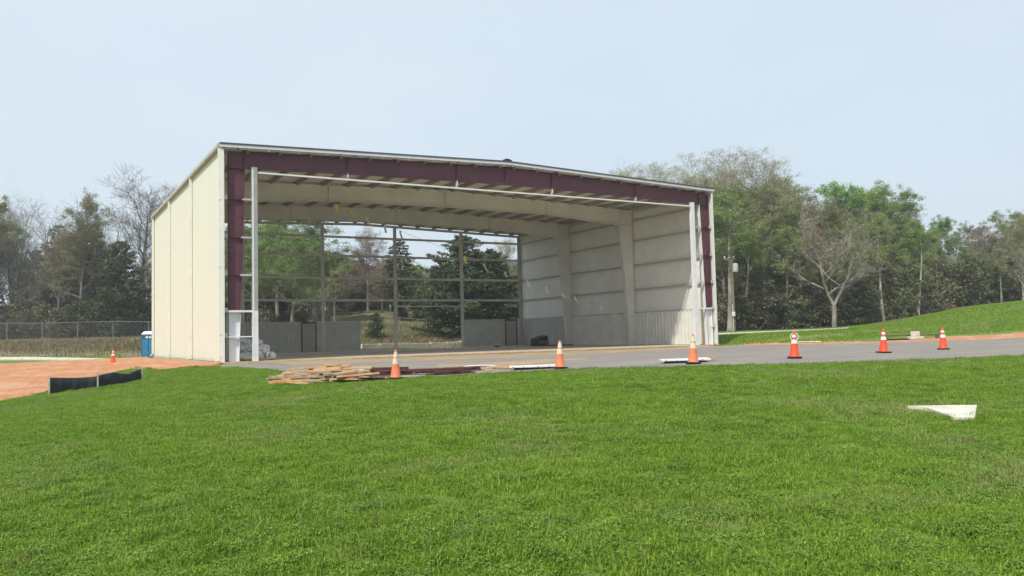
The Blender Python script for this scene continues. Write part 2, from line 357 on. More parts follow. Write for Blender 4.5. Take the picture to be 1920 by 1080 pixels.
road_far = [np.array([-.8,-.3]), np.array([8,-.12]), np.array([16,-.12]), np.array([24,-.12]), np.array([29.6,-.12]), np.array([30.4,-.6])]+road_far
strip('asphalt_road', road_near, road_far, M['asphalt'], .02, 420, 70, rag=.05)
# clay dust washed over the asphalt before the hangar
dn = [(1.5,-5.5),(6,-8.5),(10,-9.5),(16,-8.5),(24,-6.5),(30,-4.5),(36,-4.6),(41,-5)]
df = [(1.5,-.3),(6,-.25),(10,-.25),(16,-.25),(24,-.25),(30,-.9),(36,-2.9),(41,-4.2)]
strip('clay_dust', dn, df, M['soil_road'], .026, 260, 20, rag=.5)
strip('clay_dust_streak', G((820,690),(900,688),(1000,681),(1100,676)), G((820,684),(900,681),(1000,675),(1100,671)), M['soil_road'], .032, 160, 8, rag=.12)
# bare clay: left of the hangar and on the verge at the right
clayz = lambda x, y: hg(x, y)+.035*(1+np.sin(x*2.1+1.7*np.sin(y*1.3))*np.sin(y*2.6+np.sin(x*1.9)))+.018*np.sin(x*6.3+y*4.1)*np.sin(y*7.7-x*3)
strip('bare_clay', G((-60,762),(60,742),(150,716),(200,702),(262,688),(300,694),(350,689),(400,686.5),(440,681)),
      E2((-60,60),(60,62),(150,62),(200,62),(250,60),(275,57))+[np.array([-.6,18]),np.array([-.4,8]),np.array([-.2,-.2])], M['clay'], .03, 260, 90, rag=.18, zfun=clayz)
strip('clay_verge', E2((1345,49.5),(1400,46.2),(1450,43.5),(1520,41.6),(1640,41.2),(1770,41.7),(1930,42.2)),
      E2((1345,53.5),(1400,50),(1450,46),(1520,43.2),(1640,42.6),(1770,45.5),(1930,45.5)), M['clay'], .035, 220, 12, rag=.25)
# dry bank at the left, rough bank behind the hangar, forest floor
strip('dry_bank', E2((-400,68),(0,72),(150,73),(330,73)), E2((-400,86),(0,90),(150,90),(330,90)), M['dry'], .05, 120, 30, rag=.3)
strip('rough_bank', [(-4,D+3),(1,D+.35),(10,D+.3),(20,D+.3),(29,D+.35),(34,D+3)], E2((330,110),(480,112),(700,118),(900,115),(1040,112),(1200,112)), M['bankgrass'], .05, 160, 60, rag=.4)
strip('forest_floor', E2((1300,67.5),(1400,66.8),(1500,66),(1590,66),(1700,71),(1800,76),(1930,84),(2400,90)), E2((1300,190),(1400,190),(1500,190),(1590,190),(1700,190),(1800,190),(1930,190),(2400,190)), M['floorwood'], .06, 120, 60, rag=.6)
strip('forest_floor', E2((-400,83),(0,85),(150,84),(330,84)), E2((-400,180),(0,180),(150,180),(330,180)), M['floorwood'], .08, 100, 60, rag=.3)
# pale kerb-like paths
def slab_strip(name, near, farl, m, h, n=60):
    a = resample(near, n); b = resample(farl, n); mb = MB()
    for i in range(n-1):
        q = [a[i], a[i+1], b[i+1], b[i]]; zb = [hz(*p)-.1 for p in q]
        mb.hexa([(p[0], p[1], z) for p, z in zip(q, zb)], [(p[0], p[1], z+.1+h) for p, z in zip(q, zb)])
    o = mb.build(name, m); return tag(o, kind='structure')
slab_strip('concrete_path', E2((1320,60.5),(1400,59.8),(1500,59),(1592,58.2)), E2((1320,62.0),(1400,61.3),(1500,60.5),(1592,59.0)), M['path'], .08)
slab_strip('concrete_path', E2((-100,70),(60,70),(150,69),(268,67.5)), E2((-100,71.6),(60,71.6),(150,70.6),(268,69)), M['path'], .10)
pad = G((1702,768),(1790,766.5),(1832,766.2),(1828,790),(1790,790),(1737,771))
mb = MB(); zt = max(hz(*p) for p in pad)+.035
pz = [hz(*p) for p in pad]
mb.v = [(p[0], p[1], z-.12) for p, z in zip(pad, pz)]+[(p[0], p[1], z+.055) for p, z in zip(pad, pz)]
mb.f = [tuple(range(5, -1, -1)), tuple(range(6, 12))]+[(k, (k+1) % 6, 6+(k+1) % 6, 6+k) for k in range(6)]
tag(mb.build('concrete_pad', M['path']), 'pale concrete pad set flush in the lawn at the right edge of the picture', 'concrete pad')

# ------------------------------------------------------------------ grass in front (stuff)
def grass_tuft(name, n, R, hmin, hmax, wd, seed, heads=0):
    r = np.random.default_rng(seed); V = []; F = []
    for i in range(n):
        a = r.uniform(0, 2*math.pi); d = R*math.sqrt(r.uniform(0, 1)); x, y = d*math.cos(a), d*math.sin(a)
        h = r.uniform(hmin, hmax)*(1-.3*(d/R)**2); th = r.uniform(0, 2*math.pi); lean = r.uniform(.1, .9)*h
        la = r.uniform(0, 2*math.pi); lx, ly = lean*math.cos(la), lean*math.sin(la)
        ww = wd*r.uniform(.7, 1.3); cx_, sx_ = ww*math.cos(th), ww*math.sin(th); k = len(V)
        V += [(x-cx_, y-sx_, -.01), (x+cx_, y+sx_, -.01), (x+lx*.4-cx_*.8, y+ly*.4-sx_*.8, h*.6), (x+lx*.4+cx_*.8, y+ly*.4+sx_*.8, h*.6), (x+lx, y+ly, h*r.uniform(.8, 1))]
        F += [(k, k+1, k+3, k+2), (k+2, k+3, k+4)]
    me = bpy.data.meshes.new(name); me.from_pydata(V, [], F); me.materials.append(M['blade'])
    return bpy.data.objects.new(name, me)
def clover_tuft(name, n, R, seed):
    r = np.random.default_rng(seed); V = []; F = []
    for i in range(n):
        a = r.uniform(0, 6.28); d = R*math.sqrt(r.uniform()); x, y, z = d*math.cos(a), d*math.sin(a), r.uniform(.018, .045)*(1.15-.6*(d/R)**2); k = len(V)
        for q in range(3):
            b_ = a*3+q*2.09; s_ = r.uniform(.007, .012); ex, ey = math.cos(b_), math.sin(b_); tz = r.normal(0, .35)
            V += [(x, y, z), (x+s_*(ex-.6*ey), y+s_*(ey+.6*ex), z+s_*tz), (x+s_*1.5*ex, y+s_*1.5*ey, z+s_*tz*1.6), (x+s_*(ex+.6*ey), y+s_*(ey-.6*ex), z+s_*tz)]
            F.append((k+4*q, k+4*q+1, k+4*q+2, k+4*q+3))
    me = bpy.data.meshes.new(name); me.from_pydata(V, [], F); me.materials.append(M['clover']); return bpy.data.objects.new(name, me)
M['clover'] = mat('clover_leaf', (.16,.285,.03), .6, scale=1.5, col2=(.22,.35,.045), island=.4, trans=.3, coord='World')
tc_ = bpy.data.collections.new('tuft_kinds')
for i in range(2): tc_.objects.link(clover_tuft('clover_tuft', 60, .13, 60+i))
for i in range(5): tc_.objects.link(grass_tuft('grass_tuft', 100, .15, .020, .055, .0045, 40+i))
def lawn_points():
    out = []
    for d0, d1, den in ((2.6, 7, 120), (7, 11, 100), (11, 16, 75), (16, 24, 50), (24, 36, 30)):
        halfw = d1*960/CF*1.12; area = (d1-d0)*2*halfw; n = int(area*den)
        d = RNG.uniform(d0, d1, n); s = RNG.uniform(-1, 1, n)*halfw
        fh = np.array([math.sin(YAW), math.cos(YAW)]); rh = np.array([math.cos(YAW), -math.sin(YAW)])
        P = np.array([CX, CY])+d[:, None]*fh+s[:, None]*rh; out.append(P)
    return np.concatenate(out)
P = lawn_points()
def inside(poly, P):
    x, y = P[:, 0], P[:, 1]; c = np.zeros(len(P), bool); n = len(poly)
    for i in range(n):
        x1, y1 = poly[i]; x2, y2 = poly[(i+1) % n]
        with np.errstate(divide='ignore', invalid='ignore'):
            c ^= ((y1 > y) != (y2 > y)) & (x < (x2-x1)*(y-y1)/(y2-y1)+x1)
    return c
clay_near = G((-60,762),(60,742),(150,716),(200,702),(262,688),(300,694),(350,689),(400,686.5),(440,681))
# keep the points on the near side of the lawn's edge
edge = [p for p in clay_near[:-1]]+list(road_near[2:])
edge = np.array(edge); back = [np.array([60., -60.]), np.array([CX-40, CY-25])]
poly = list(edge)+back
wob = RNG.normal(0, .12, P.shape)
keep = inside(poly, P+wob) & ~inside([tuple(p) for p in pad], P+RNG.normal(0, .11, P.shape))
P = P[keep]
Z = hg(P[:, 0], P[:, 1])
me = bpy.data.meshes.new('grass'); me.from_pydata(np.c_[P, Z].tolist(), [], [])
go = link('grass', me); tag(go, 'short bright green grass covering the sloping lawn in front', 'grass', kind='stuff')
ng = bpy.data.node_groups.new('grass_scatter', 'GeometryNodeTree')
ng.interface.new_socket('Geometry', in_out='INPUT', socket_type='NodeSocketGeometry'); ng.interface.new_socket('Geometry', in_out='OUTPUT', socket_type='NodeSocketGeometry')
N = ng.nodes.new; L = ng.links.new
gi, gout = N('NodeGroupInput'), N('NodeGroupOutput'); ip = N('GeometryNodeInstanceOnPoints'); ci = N('GeometryNodeCollectionInfo')
ci.inputs['Collection'].default_value = tc_; ci.inputs['Separate Children'].default_value = True; ci.inputs['Reset Children'].default_value = True
m2p = N('GeometryNodeMeshToPoints')
rv = N('FunctionNodeRandomValue'); rv.data_type = 'FLOAT_VECTOR'; rv.inputs[0].default_value = (-.1, -.1, 0); rv.inputs[1].default_value = (.1, .1, 6.283)
nz = N('ShaderNodeTexNoise'); nz.inputs['Scale'].default_value = 3.2; nz.inputs['Detail'].default_value = 4; pos = N('GeometryNodeInputPosition'); L(pos.outputs[0], nz.inputs['Vector'])
mr = N('ShaderNodeMapRange'); mr.inputs['From Min'].default_value = .3; mr.inputs['From Max'].default_value = .72; mr.inputs['To Min'].default_value = .40; mr.inputs['To Max'].default_value = 1.95; L(nz.outputs[0], mr.inputs[0])
rs = N('FunctionNodeRandomValue'); rs.data_type = 'FLOAT'; rs.inputs[2].default_value = .7; rs.inputs[3].default_value = 1.25
mm = N('ShaderNodeMath'); mm.operation = 'MULTIPLY'; L(mr.outputs[0], mm.inputs[0]); L(rs.outputs[1], mm.inputs[1])
cx3 = N('ShaderNodeCombineXYZ'); cx3.inputs[0].default_value = 1; cx3.inputs[1].default_value = 1; L(mm.outputs[0], cx3.inputs[2])
L(gi.outputs[0], m2p.inputs[0]); L(m2p.outputs[0], ip.inputs['Points']); L(ci.outputs[0], ip.inputs['Instance']); ip.inputs['Pick Instance'].default_value = True
L(rv.outputs[0], ip.inputs['Rotation']); L(cx3.outputs[0], ip.inputs['Scale']); L(ip.outputs[0], gout.inputs[0])
go.modifiers.new('scatter', 'NODES').node_group = ng
# seed stalks standing above the lawn close to the camera
mb = MB(); V = []; F = []
for c in range(70):
    q = ground_px(RNG.uniform(-20, 1940), RNG.uniform(880, 1075)) if c > 30 else ground_px(RNG.choice([190, 240, 330, 700, 860, 1000, 620])+RNG.normal(0, 60), RNG.uniform(930, 1070))
    for k in range(RNG.integers(2, 8)):
        x, y = q[0]+RNG.normal(0, .09), q[1]+RNG.normal(0, .09); z = hz(x, y); h = RNG.uniform(.09, .22); lx, ly = RNG.normal(0, .05, 2)
        th = RNG.uniform(0, 3.14); a, b_ = .0022*math.cos(th), .0022*math.sin(th); n = len(V)
        V += [(x-a, y-b_, z), (x+a, y+b_, z), (x+lx*.4-a, y+ly*.4-b_, z+h*.6), (x+lx*.4+a, y+ly*.4+b_, z+h*.6), (x+lx-a*2, y+ly-b_*2, z+h*.85), (x+lx+a*2, y+ly+b_*2, z+h*.85), (x+lx*1.2, y+ly*1.2, z+h)]
        F += [(n, n+1, n+3, n+2), (n+2, n+3, n+5, n+4), (n+4, n+5, n+6)]
mb.v, mb.f = V, F
M['stalk'] = mat('grass_stalk', (.26,.30,.10), .7, var=.2, scale=5, trans=.3)
tag(mb.build('grass_stalks', M['stalk']), 'pale seed stalks standing up out of the lawn nearest the camera', 'grass', kind='stuff')

# ------------------------------------------------------------------ the hangar
HG = empty('steel_hangar', (0, 0, 0), 0, 'open fronted cream metal hangar under construction with a maroon front frame', 'hangar')
zr = lambda x: H + RISE*(1-abs(x-W/2)/(W/2))
# slab
MB().box(-.02, W+.02, 1.5, D+.05, -.35, 0).build('floor_slab', M['slab'], HG)
MB().box(-.02, W+.02, -.06, 1.5, -.35, 0).build('sun_tinted_slab_edge', M['sun_tinted_slab_edge'], HG)  # front strip of the floor, sunlight painted in as yellow
GIRTS = (2.24, 3.87, 5.57, 7.3)
BAY = D/3
def ribbed(mb, u0, u1, z0, z1, base, depth, pitch, fn, thick=.02, rib=.45):
    """box-rib sheet: profile in u, extruded along z. fn(u, d, z)->xyz"""
    n = max(1, round((u1-u0)/pitch)); p = (u1-u0)/n; prof = []
    for k in range(n):
        a = u0+k*p; prof += [(a, 0), (a+p*(1-rib)*.8, 0), (a+p*(1-rib), depth), (a+p*.92, depth)]
    prof.append((u1, 0)); vs = []; m = len(prof)
    for z in (z0, z1):
        vs += [fn(u, base+d, z) for u, d in prof] + [fn(u, base-thick, z) for u, d in prof]
    fs = []
    for i in range(m-1):
        fs += [(i, i+1, 2*m+i+1, 2*m+i), (m+i+1, m+i, 3*m+i, 3*m+i+1), (i+1, i, m+i, m+i+1), (2*m+i, 2*m+i+1, 3*m+i+1, 3*m+i)]
    fs += [(0, 2*m, 3*m, m), (m-1, 2*m-1, 4*m-1, 3*m-1)]
    mb.add(vs, fs)
# side walls: cladding, girts, insulation, liner
for side in (0, 1):
    fx = (lambda d: d) if side == 0 else (lambda d: W-d)
    for b in range(3):
        y0, y1 = b*BAY+(.02 if b == 0 else .0), (b+1)*BAY
        mb = MB(); ribbed(mb, y0, y1, .02, H-.12, 0., .012, .30, lambda u, d, z: (fx(.03-d), u, z), .02)
        mb.build('wall_cladding', M['cream'], HG)
        lo, hi = max(y0, .35), y1
        for z in GIRTS+(8.75,):
            mb = MB(); g = lambda a, c, e, f: mb.box(min(fx(a), fx(c)), max(fx(a), fx(c)), lo, hi, e, f)
            g(.07, .25, z, z+.012); g(.238, .25, z-.075, z); g(.07, .082, z, z+.075)
            mb.build('girt', M['galv'], HG)
        if b == 0: pass
        zs = (0,)+GIRTS+(8.75, H-.2)
        for k in range(5):
            # vinyl faced blanket, pillowed between the girts
            za, zb = (GIRTS+(8.75, H-.2))[k], (GIRTS+(8.75, H-.2))[k+1]
            if zb-za < .3: continue
            n, m_ = 24, 7; vs = []; fs = []
            for j in range(m_):
                for i in range(n):
                    u = i/(n-1); v = j/(m_-1); seam = .5+.5*math.cos(u*2*math.pi*4); puff = .06*(1-(2*v-1)**4)*(1-.35*max(0, seam-.85)/.15)
                    vs.append((fx(.075+puff), lo+(hi-lo)*u, za+.005+(zb-za-.01)*v))
            fs = [(j*n+i, j*n+i+1, (j+1)*n+i+1, (j+1)*n+i) for j in range(m_-1) for i in range(n-1)]
            mb = MB(); mb.add(vs, fs); mb.build('wall_insulation', M['vinyl'], HG, smooth=True)
        mb = MB(); ribbed(mb, lo+.02, hi-.02, .02, 2.22, 0, .075, .33, lambda u, d, z: (fx(.26+d), u, z), .012, rib=.5)
        mb.build('liner_panel', M['liner'] if b < 2 else M['liner_shaded'], HG)  # lit colour in the front bays, shaded colour in the rear one
        mb = MB(); mb.box(min(fx(.25), fx(.31)), max(fx(.25), fx(.31)), lo, hi, 2.20, 2.235); mb.build('liner_cap_trim', M['galv'], HG)
# corner trims
for x in (0, W):
    for y in (0, D):
        s = 1 if x == 0 else -1; t = -1 if y == 0 else 1
        MB().box(min(x-.02*s, x+.10*s), max(x-.02*s, x+.10*s), min(y, y+.03*t), max(y, y+.03*t), -.05, H-.05).build('corner_trim', M['cream_trim' if x == 0 else 'white_steel'], HG)
        MB().box(min(x-.035*s, x-.012*s), max(x-.035*s, x-.012*s), min(y, y-.12*t), max(y, y-.12*t), -.05, H-.05).build('corner_trim', M['cream_trim'], HG)
# gutters and downspouts
for x, s in ((0, -1), (W, 1)):
    mb = MB(); a, b_ = (x+.03*s, x+.17*s)
    lo, hi = min(a, b_), max(a, b_)
    mb.box(lo, hi, -.05, D+.05, H-.12, H-.10); mb.box(hi-.012 if s > 0 else lo, hi if s > 0 else lo+.012, -.05, D+.05, H-.10, H+.03)
    mb.box(lo, hi, -.06, -.05, H-.12, H+.03); mb.box(lo, hi, D+.05, D+.06, H-.12, H+.03)
    mb.box(min(x, x+.03*s), max(x, x+.03*s), -.05, D+.05, H-.14, H+.03)
    mb.build('gutter', M['gutter'], HG)
    for y in (.06, BAY, 2*BAY, D-.1)[(0 if s < 0 else 1):]:
        d = MB(); X0 = x+s*.075
        d.box(X0-.065, X0+.065, y-.075, y+.075, .22, H-.12)
        d.hexa([(X0-.045, y-.06, .22), (X0+.045, y-.06, .22), (X0+.045, y+.06, .22), (X0-.045, y+.06, .22)],
               [(X0-.045, y-.06, .24), (X0+.045, y-.06, .24), (X0+.045, y+.06, .24), (X0-.045, y+.06, .24)])
        e = s*.18
        d.hexa([(X0-.045+e, y-.06, .04), (X0+.045+e, y-.06, .06), (X0+.045+e, y+.06, .06), (X0-.045+e, y+.06, .04)],
               [(X0-.045, y-.06, .22), (X0+.045, y-.06, .22), (X0+.045, y+.06, .22), (X0-.045, y+.06, .22)])
        dn_ = d.build('downspout', M['cream_trim'], HG)
        for zz in (1.2, 4.2, 7.2):
            MB().box(X0-.07, X0+.07, y-.09, y+.09, zz, zz+.05).build('strap', M['cream_trim'], dn_)
# rigid frames: tapered I-sections, web facing the front
def plate(mb, poly, y0, y1): mb.prism(poly, lambda a, b_, t: (a, t, b_), y0, y1)
def iframe(y, m, x_in, cb, ck, rk, rm, rr, ztop, m_low=None, split=None):
    """cb,ck: column depth at base and knee; rk,rm,rr: rafter depth at knee, quarter and ridge; ztop: depth of rafter top under the roof"""
    tw, fw, tf = .012, .125, .018
    for s in (0, 1):
        X = (lambda q: q) if s == 0 else (lambda q: W-q)
        x_out = x_in-(.13 if split and s else 0)
        zk = H-ztop-rk
        inn = lambda z: x_out+cb+(ck-cb)*z/zk
        segs = [(.02, zk, m)] if not split else [(split, zk, m), (.02, split, m_low)]
        for z0, z1, mm_ in segs:
            c = MB()
            plate(c, [(X(x_out), z0), (X(inn(z0)), z0), (X(inn(z1)), z1), (X(x_out), z1)], y-tw/2, y+tw/2)
            plate(c, [(X(x_out-tf), z0), (X(x_out), z0), (X(x_out), z1), (X(x_out-tf), z1)], y-fw, y+fw)
            nm = c.build('column', mm_, HG)
            f = MB(); plate(f, [(X(inn(z0)), z0), (X(inn(z0)+tf), z0), (X(inn(z1)+tf), z1), (X(inn(z1)), z1)], y-fw, y+fw)
            f.build('flange', M['white_steel'] if split and s == 1 else mm_, nm)  # right inner flange white: reflected light put into its colour
            if split or True:
                for g in (GIRTS if split else ()):
                    if z0 <= g < z1:
                        MB().box(min(X(x_out), X(inn(g))), max(X(x_out), X(inn(g))), y-fw+.004, y+fw-.004, g-.008, g+.008).build('stiffener', mm_, nm)
        b = MB(); b.box(min(X(x_out-.05), X(x_out+cb+.06)), max(X(x_out-.05), X(x_out+cb+.06)), y-.16, y+.16, 0, .02); b.build('base_plate', M['galv'], HG)
        # knee panel
        k = MB(); plate(k, [(X(x_out), zk), (X(x_out+ck), zk), (X(x_out+ck), zr(x_out+ck)-ztop), (X(x_out), zr(x_out)-ztop)], y-tw/2, y+tw/2)
        plate(k, [(X(x_out-tf), zk), (X(x_out), zk), (X(x_out), zr(x_out)-ztop), (X(x_out-tf), zr(x_out)-ztop)], y-fw, y+fw)
        plate(k, [(X(x_out), zk-.01), (X(x_out+ck), zk-.01), (X(x_out+ck), zk+.012), (X(x_out), zk+.012)], y-fw+.003, y+fw-.003)
        k.build('knee_panel', m, HG)
        # rafter halves
        xs = [x_out+ck, x_out+ck+(W/2-x_out-ck)*.45, W/2]; dp = [rk, rm, rr]
        top = [(X(q), zr(q)-ztop) for q in xs]; bot = [(X(q), zr(q)-ztop-e) for q, e in zip(xs, dp)]
        r = MB()
        for i in range(2):
            plate(r, [bot[i], bot[i+1], top[i+1], top[i]], y-tw/2, y+tw/2)
            plate(r, [bot[i], bot[i+1], (bot[i+1][0], bot[i+1][1]-tf), (bot[i][0], bot[i][1]-tf)], y-fw, y+fw)
            plate(r, [(top[i][0], top[i][1]+tf), (top[i+1][0], top[i+1][1]+tf), top[i+1], top[i]], y-fw, y+fw)
        ro = r.build('rafter', m, HG)
        plates = [xs[0], (xs[1])] if not split else [xs[0], 5.906, 11.81]
        for q in plates:
            j = 0 if q <= xs[1] else 1; e = dp[j]+(dp[j+1]-dp[j])*(q-xs[j])/(xs[j+1]-xs[j])
            MB().box(X(q)-.014, X(q)+.014, y-fw+.003, y+fw-.003, zr(q)-ztop-e, zr(q)-ztop-.004).build('splice_plate', m, ro)
    q = W/2; MB().box(q-.016, q+.016, y-fw-.004, y+fw+.004, zr(q)-ztop-rr-.03, zr(q)-ztop).build('ridge_splice', m, HG)
iframe(.30, M['maroon'], .34, .40, .70, .76, .77, .90, .22, M['white_steel'], 2.30)
iframe(BAY, M['frame'], .27, .42, 1.05, 1.10, .86, 1.00, .24)
iframe(2*BAY, M['frame'], .27, .42, 1.05, 1.10, .86, 1.00, .24)
# roof: sheets with standing seams, insulation, purlins, ridge vent
for s in (0, 1):
    X = (lambda q: q) if s == 0 else (lambda q: W-q)
    mb = MB(); n = 24
    mb.prism([(X(-.08), zr(-.08)), (X(W/2), zr(W/2)), (X(W/2), zr(W/2)+.03), (X(-.08), zr(-.08)+.03)], lambda a, b_, t: (a, t, b_), -.12, D+.12)
    ro = mb.build('roof_sheet', M['trim_dark'], HG)
    for i in range(32):
        y = -.1+i*(D+.2)/31; m2 = MB(); m2.prism([(X(-.08), zr(-.08)+.032), (X(W/2-.2), zr(W/2-.2)+.032), (X(W/2-.2), zr(W/2-.2)+.07), (X(-.08), zr(-.08)+.07)], lambda a, b_, t: (a, t, b_), y-.012, y+.012)
        m2.build('standing_seam', M['trim_dark'], ro)
    mb = MB(); mb.prism([(X(.25), zr(.25)-.06), (X(W/2), zr(W/2)-.06), (X(W/2), zr(W/2)-.04), (X(.25), zr(.25)-.04)], lambda a, b_, t: (a, t, b_), .1, D-.1)
    mb.build('roof_insulation', M['roofliner'], HG)
    for i in range(10):
        q = 1.15+i*(W/2-1.6)/9; z = zr(q)-.075; x = X(q); p = MB()
        p.box(x-.006, x+.006, .02, D-.02, z-.2, z); p.box(x, x+.07, .02, D-.02, z-.212, z-.2); p.box(x-.07, x, .02, D-.02, z, z+.012)
        p.build('purlin', M['purlin'], HG)
    p = MB(); x = X(.13); p.box(x-.1, x+.1, .02, D-.02, H-.20, H-.19); p.box(X(.24)-.008, X(.24)+.008, .02, D-.02, H-.33, H-.1); p.build('eave_strut', M['galv'], HG)
    # rake trim on the front and rear edge
    for y0, y1 in ((-.10, -.06), (D+.06, D+.10)):
        mb = MB(); mb.prism([(X(-.1), zr(-.1)-.13), (X(W/2), zr(W/2)-.13), (X(W/2), zr(W/2)+.0), (X(-.1), zr(-.1)+.0)], lambda a, b_, t: (a, t, b_), y0, y1)
        mb.build('rake_trim', M['rake'], HG)
        mb = MB(); mb.prism([(X(-.1), zr(-.1)+.035), (X(W/2), zr(W/2)+.035), (X(W/2), zr(W/2)+.075), (X(-.1), zr(-.1)+.075)], lambda a, b_, t: (a, t, b_), y0-.02, y1+.02)
        mb.build('roof_edge_cap', M['trim_dark'], HG)
    mb = MB(); mb.prism([(X(.02), zr(0)-.19), (X(W/2), zr(W/2)-.19), (X(W/2), zr(W/2)-.14), (X(.02), zr(0)-.14)], lambda a, b_, t: (a, t, b_), -.03, .02)
    mb.build('rake_angle', M['galv'], HG)
    for i in range(11):
        q = .7+i*1.38; MB().box(X(q)-.05, X(q)+.05, -.055, -.035, zr(q)-.21, zr(q)-.16).build('purlin_clip', M['white_steel'] if i % 4 else M['black'], HG)
mb = MB(); prof = [(W/2-.30, zr(W/2)+.03), (W/2+.30, zr(W/2)+.03), (W/2+.24, zr(W/2)+.15), (W/2+.10, zr(W/2)+.21), (W/2-.10, zr(W/2)+.21), (W/2-.24, zr(W/2)+.15)]
mb.prism(prof, lambda a, b_, t: (a, t, b_), .0, 3.2); mb.build('ridge_vent', M['black'], HG)
# front: jamb posts, short girts, header with hangers
for s in (0, 1):
    X = (lambda q: q) if s == 0 else (lambda q: W-q)
    lo, hi = (1.33, 1.57) if s == 0 else (W-1.72, W-1.47)
    for z0, z1, m_ in ((.0, 2.26, 'white_steel'), (2.26, 8.80, 'jamb' if s == 0 else 'white_steel')):
        mb = MB(); mb.box(lo, hi, .05, .062, z0, z1); mb.box(lo, lo+.012, .062, .25, z0, z1); mb.box(hi-.012, hi, .062, .25, z0, z1)
        mb.build('jamb_post', M[m_], HG)
    if s == 0: MB().box(lo-.002, lo+.07, .042, .05, .0, 8.7).build('jamb_trim', M['white_steel'], HG)
    for z in (1.12,)+GIRTS:
        mb = MB(); a, b_ = sorted((X(.06), X(.26))); mb.box(a, b_, .10, .112, z-.04, z+.16) ; mb.box(a, b_, .112, .28, z-.04, z-.028)
        mb.build('girt', M['galv'], HG)
        mb = MB(); a, b_ = sorted((X(.66+.3*z/8.7 if z > 2.4 else .25), X(1.33))); hh = .085 if z > 1.2 else .05
        if z > 2.1 or s == 0:
            mb.box(a, b_, .10, .112, z-.04, z-.04+hh); mb.box(a, b_, .112, .26, z-.04, z-.028); mb.build('girt', M['white_steel'] if z < 2.4 else M['galv'], HG)
    # insulated side wall return behind the right end of the front
if True:
    mb = MB(); mb.box(1.58, W-1.58, .08, .20, 8.53, 8.542); mb.box(1.58, W-1.58, .08, .092, 8.542, 8.60); mb.build('door_header', M['frame'], HG)
    for q in (5.906, 11.81, 17.72, 23.62):
        mb = MB(); mb.box(q-.03, q+.03, .20, .40, 8.545, zr(q)-1.05+.08*(abs(q-W/2)>6)); mb.box(q-.05, q+.05, .20, .21, 8.545, 8.72); mb.build('header_hanger', M['white_steel'], HG)
# back wall: end posts, girts, end rafter, liner in its shaded colour with door leaves, opening
for k in range(6):
    q = W*k/5; q = min(max(q, .30), W-.30)
    mb = MB(); mb.box(q-.10, q+.10, D-.30, D-.29, 0, zr(q)-.3); mb.box(q-.10, q+.10, D-.08, D-.07, 0, zr(q)-.3); mb.box(q-.006, q+.006, D-.29, D-.08, 0, zr(q)-.3)
    mb.build('endwall_post', M['backgalv'] if 0 < k < 5 else M['galv'], HG)
mb = MB()
for s in (0, 1):
    X = (lambda q: q) if s == 0 else (lambda q: W-q)
    mb.prism([(X(.2), zr(.2)-.42), (X(W/2), zr(W/2)-.42), (X(W/2), zr(W/2)-.24), (X(.2), zr(.2)-.24)], lambda a, b_, t: (a, t, b_), D-.26, D-.24)
    mb.prism([(X(.2), zr(.2)-.43), (X(W/2), zr(W/2)-.43), (X(W/2), zr(W/2)-.42), (X(.2), zr(.2)-.42)], lambda a, b_, t: (a, t, b_), D-.32, D-.18)
mb.build('endwall_rafter', M['white_steel'], HG)
for k in range(5):
    a, b_ = W*k/5+(.11 if k else .41), W*(k+1)/5-(.11 if k < 4 else .41)
    for z in (3.87, 5.57, 7.3, 8.75):
        mb = MB(); mb.box(a, b_, D-.26, D-.25, z-.09, z+.09); mb.box(a, b_, D-.25, D-.09, z+.08, z+.09); mb.build('girt', M['backgalv'], HG)
mb = MB(); mb.box(17.83, 23.52, D-.26, D-.25, 3.33, 3.43); mb.build('opening_header', M['backgalv'], HG)
def fy(u, d, z): return (u, D-.30-d, z)
for a, b_ in ((.42, 5.8), (6.02, 10.1), (11.25, 11.7), (11.92, 14.72), (23.74, 27.6), (28.76, 29.1)):
    mb = MB(); ribbed(mb, a, b_, .02, 2.22, 0, .02, .30, fy, .012); mb.build('liner_panel', M['liner_shaded'], HG)
    MB().box(a, b_, D-.345, D-.29, 2.222, 2.26).build('liner_cap_trim', M['backgalv'], HG)
for a, b_ in ((10.1, 11.25), (27.6, 28.76)):
    f = MB(); f.box(a, a+.07, D-.40, D-.27, 0, 2.22); f.box(b_-.07, b_, D-.40, D-.27, 0, 2.22); f.box(a+.07, b_-.07, D-.40, D-.27, 2.12, 2.22)
    dr = MB().box(a+.075, b_-.075, D-.33, D-.285, .01, 2.115).build('door', M['door'], HG)
    f.build('frame', M['door_frame'], dr); MB().box(a+.14, a+.2, D-.40, D-.33, 1.0, 1.04).build('handle', M['galv'], dr)
MB().box(.43, 5.8, D-.36, D-.34, 0, .06).build('floor_track', M['backgalv'], HG)

# ------------------------------------------------------------------ light haze
hm = bpy.data.materials.new('haze_air'); hm.use_nodes = True; hn = hm.node_tree; hn.nodes.clear()
ho = hn.nodes.new('ShaderNodeOutputMaterial'); hv = hn.nodes.new('ShaderNodeVolumePrincipled')
hv.inputs['Density'].default_value = 0.0008; hv.inputs['Color'].default_value = (.97, .98, 1, 1); hv.inputs['Anisotropy'].default_value = .2
hn.links.new(hv.outputs[0], ho.inputs['Volume'])
HX = MB().box(-80, 200, -70, 190, -9, 32).build('haze', hm); tag(HX, kind='stuff')
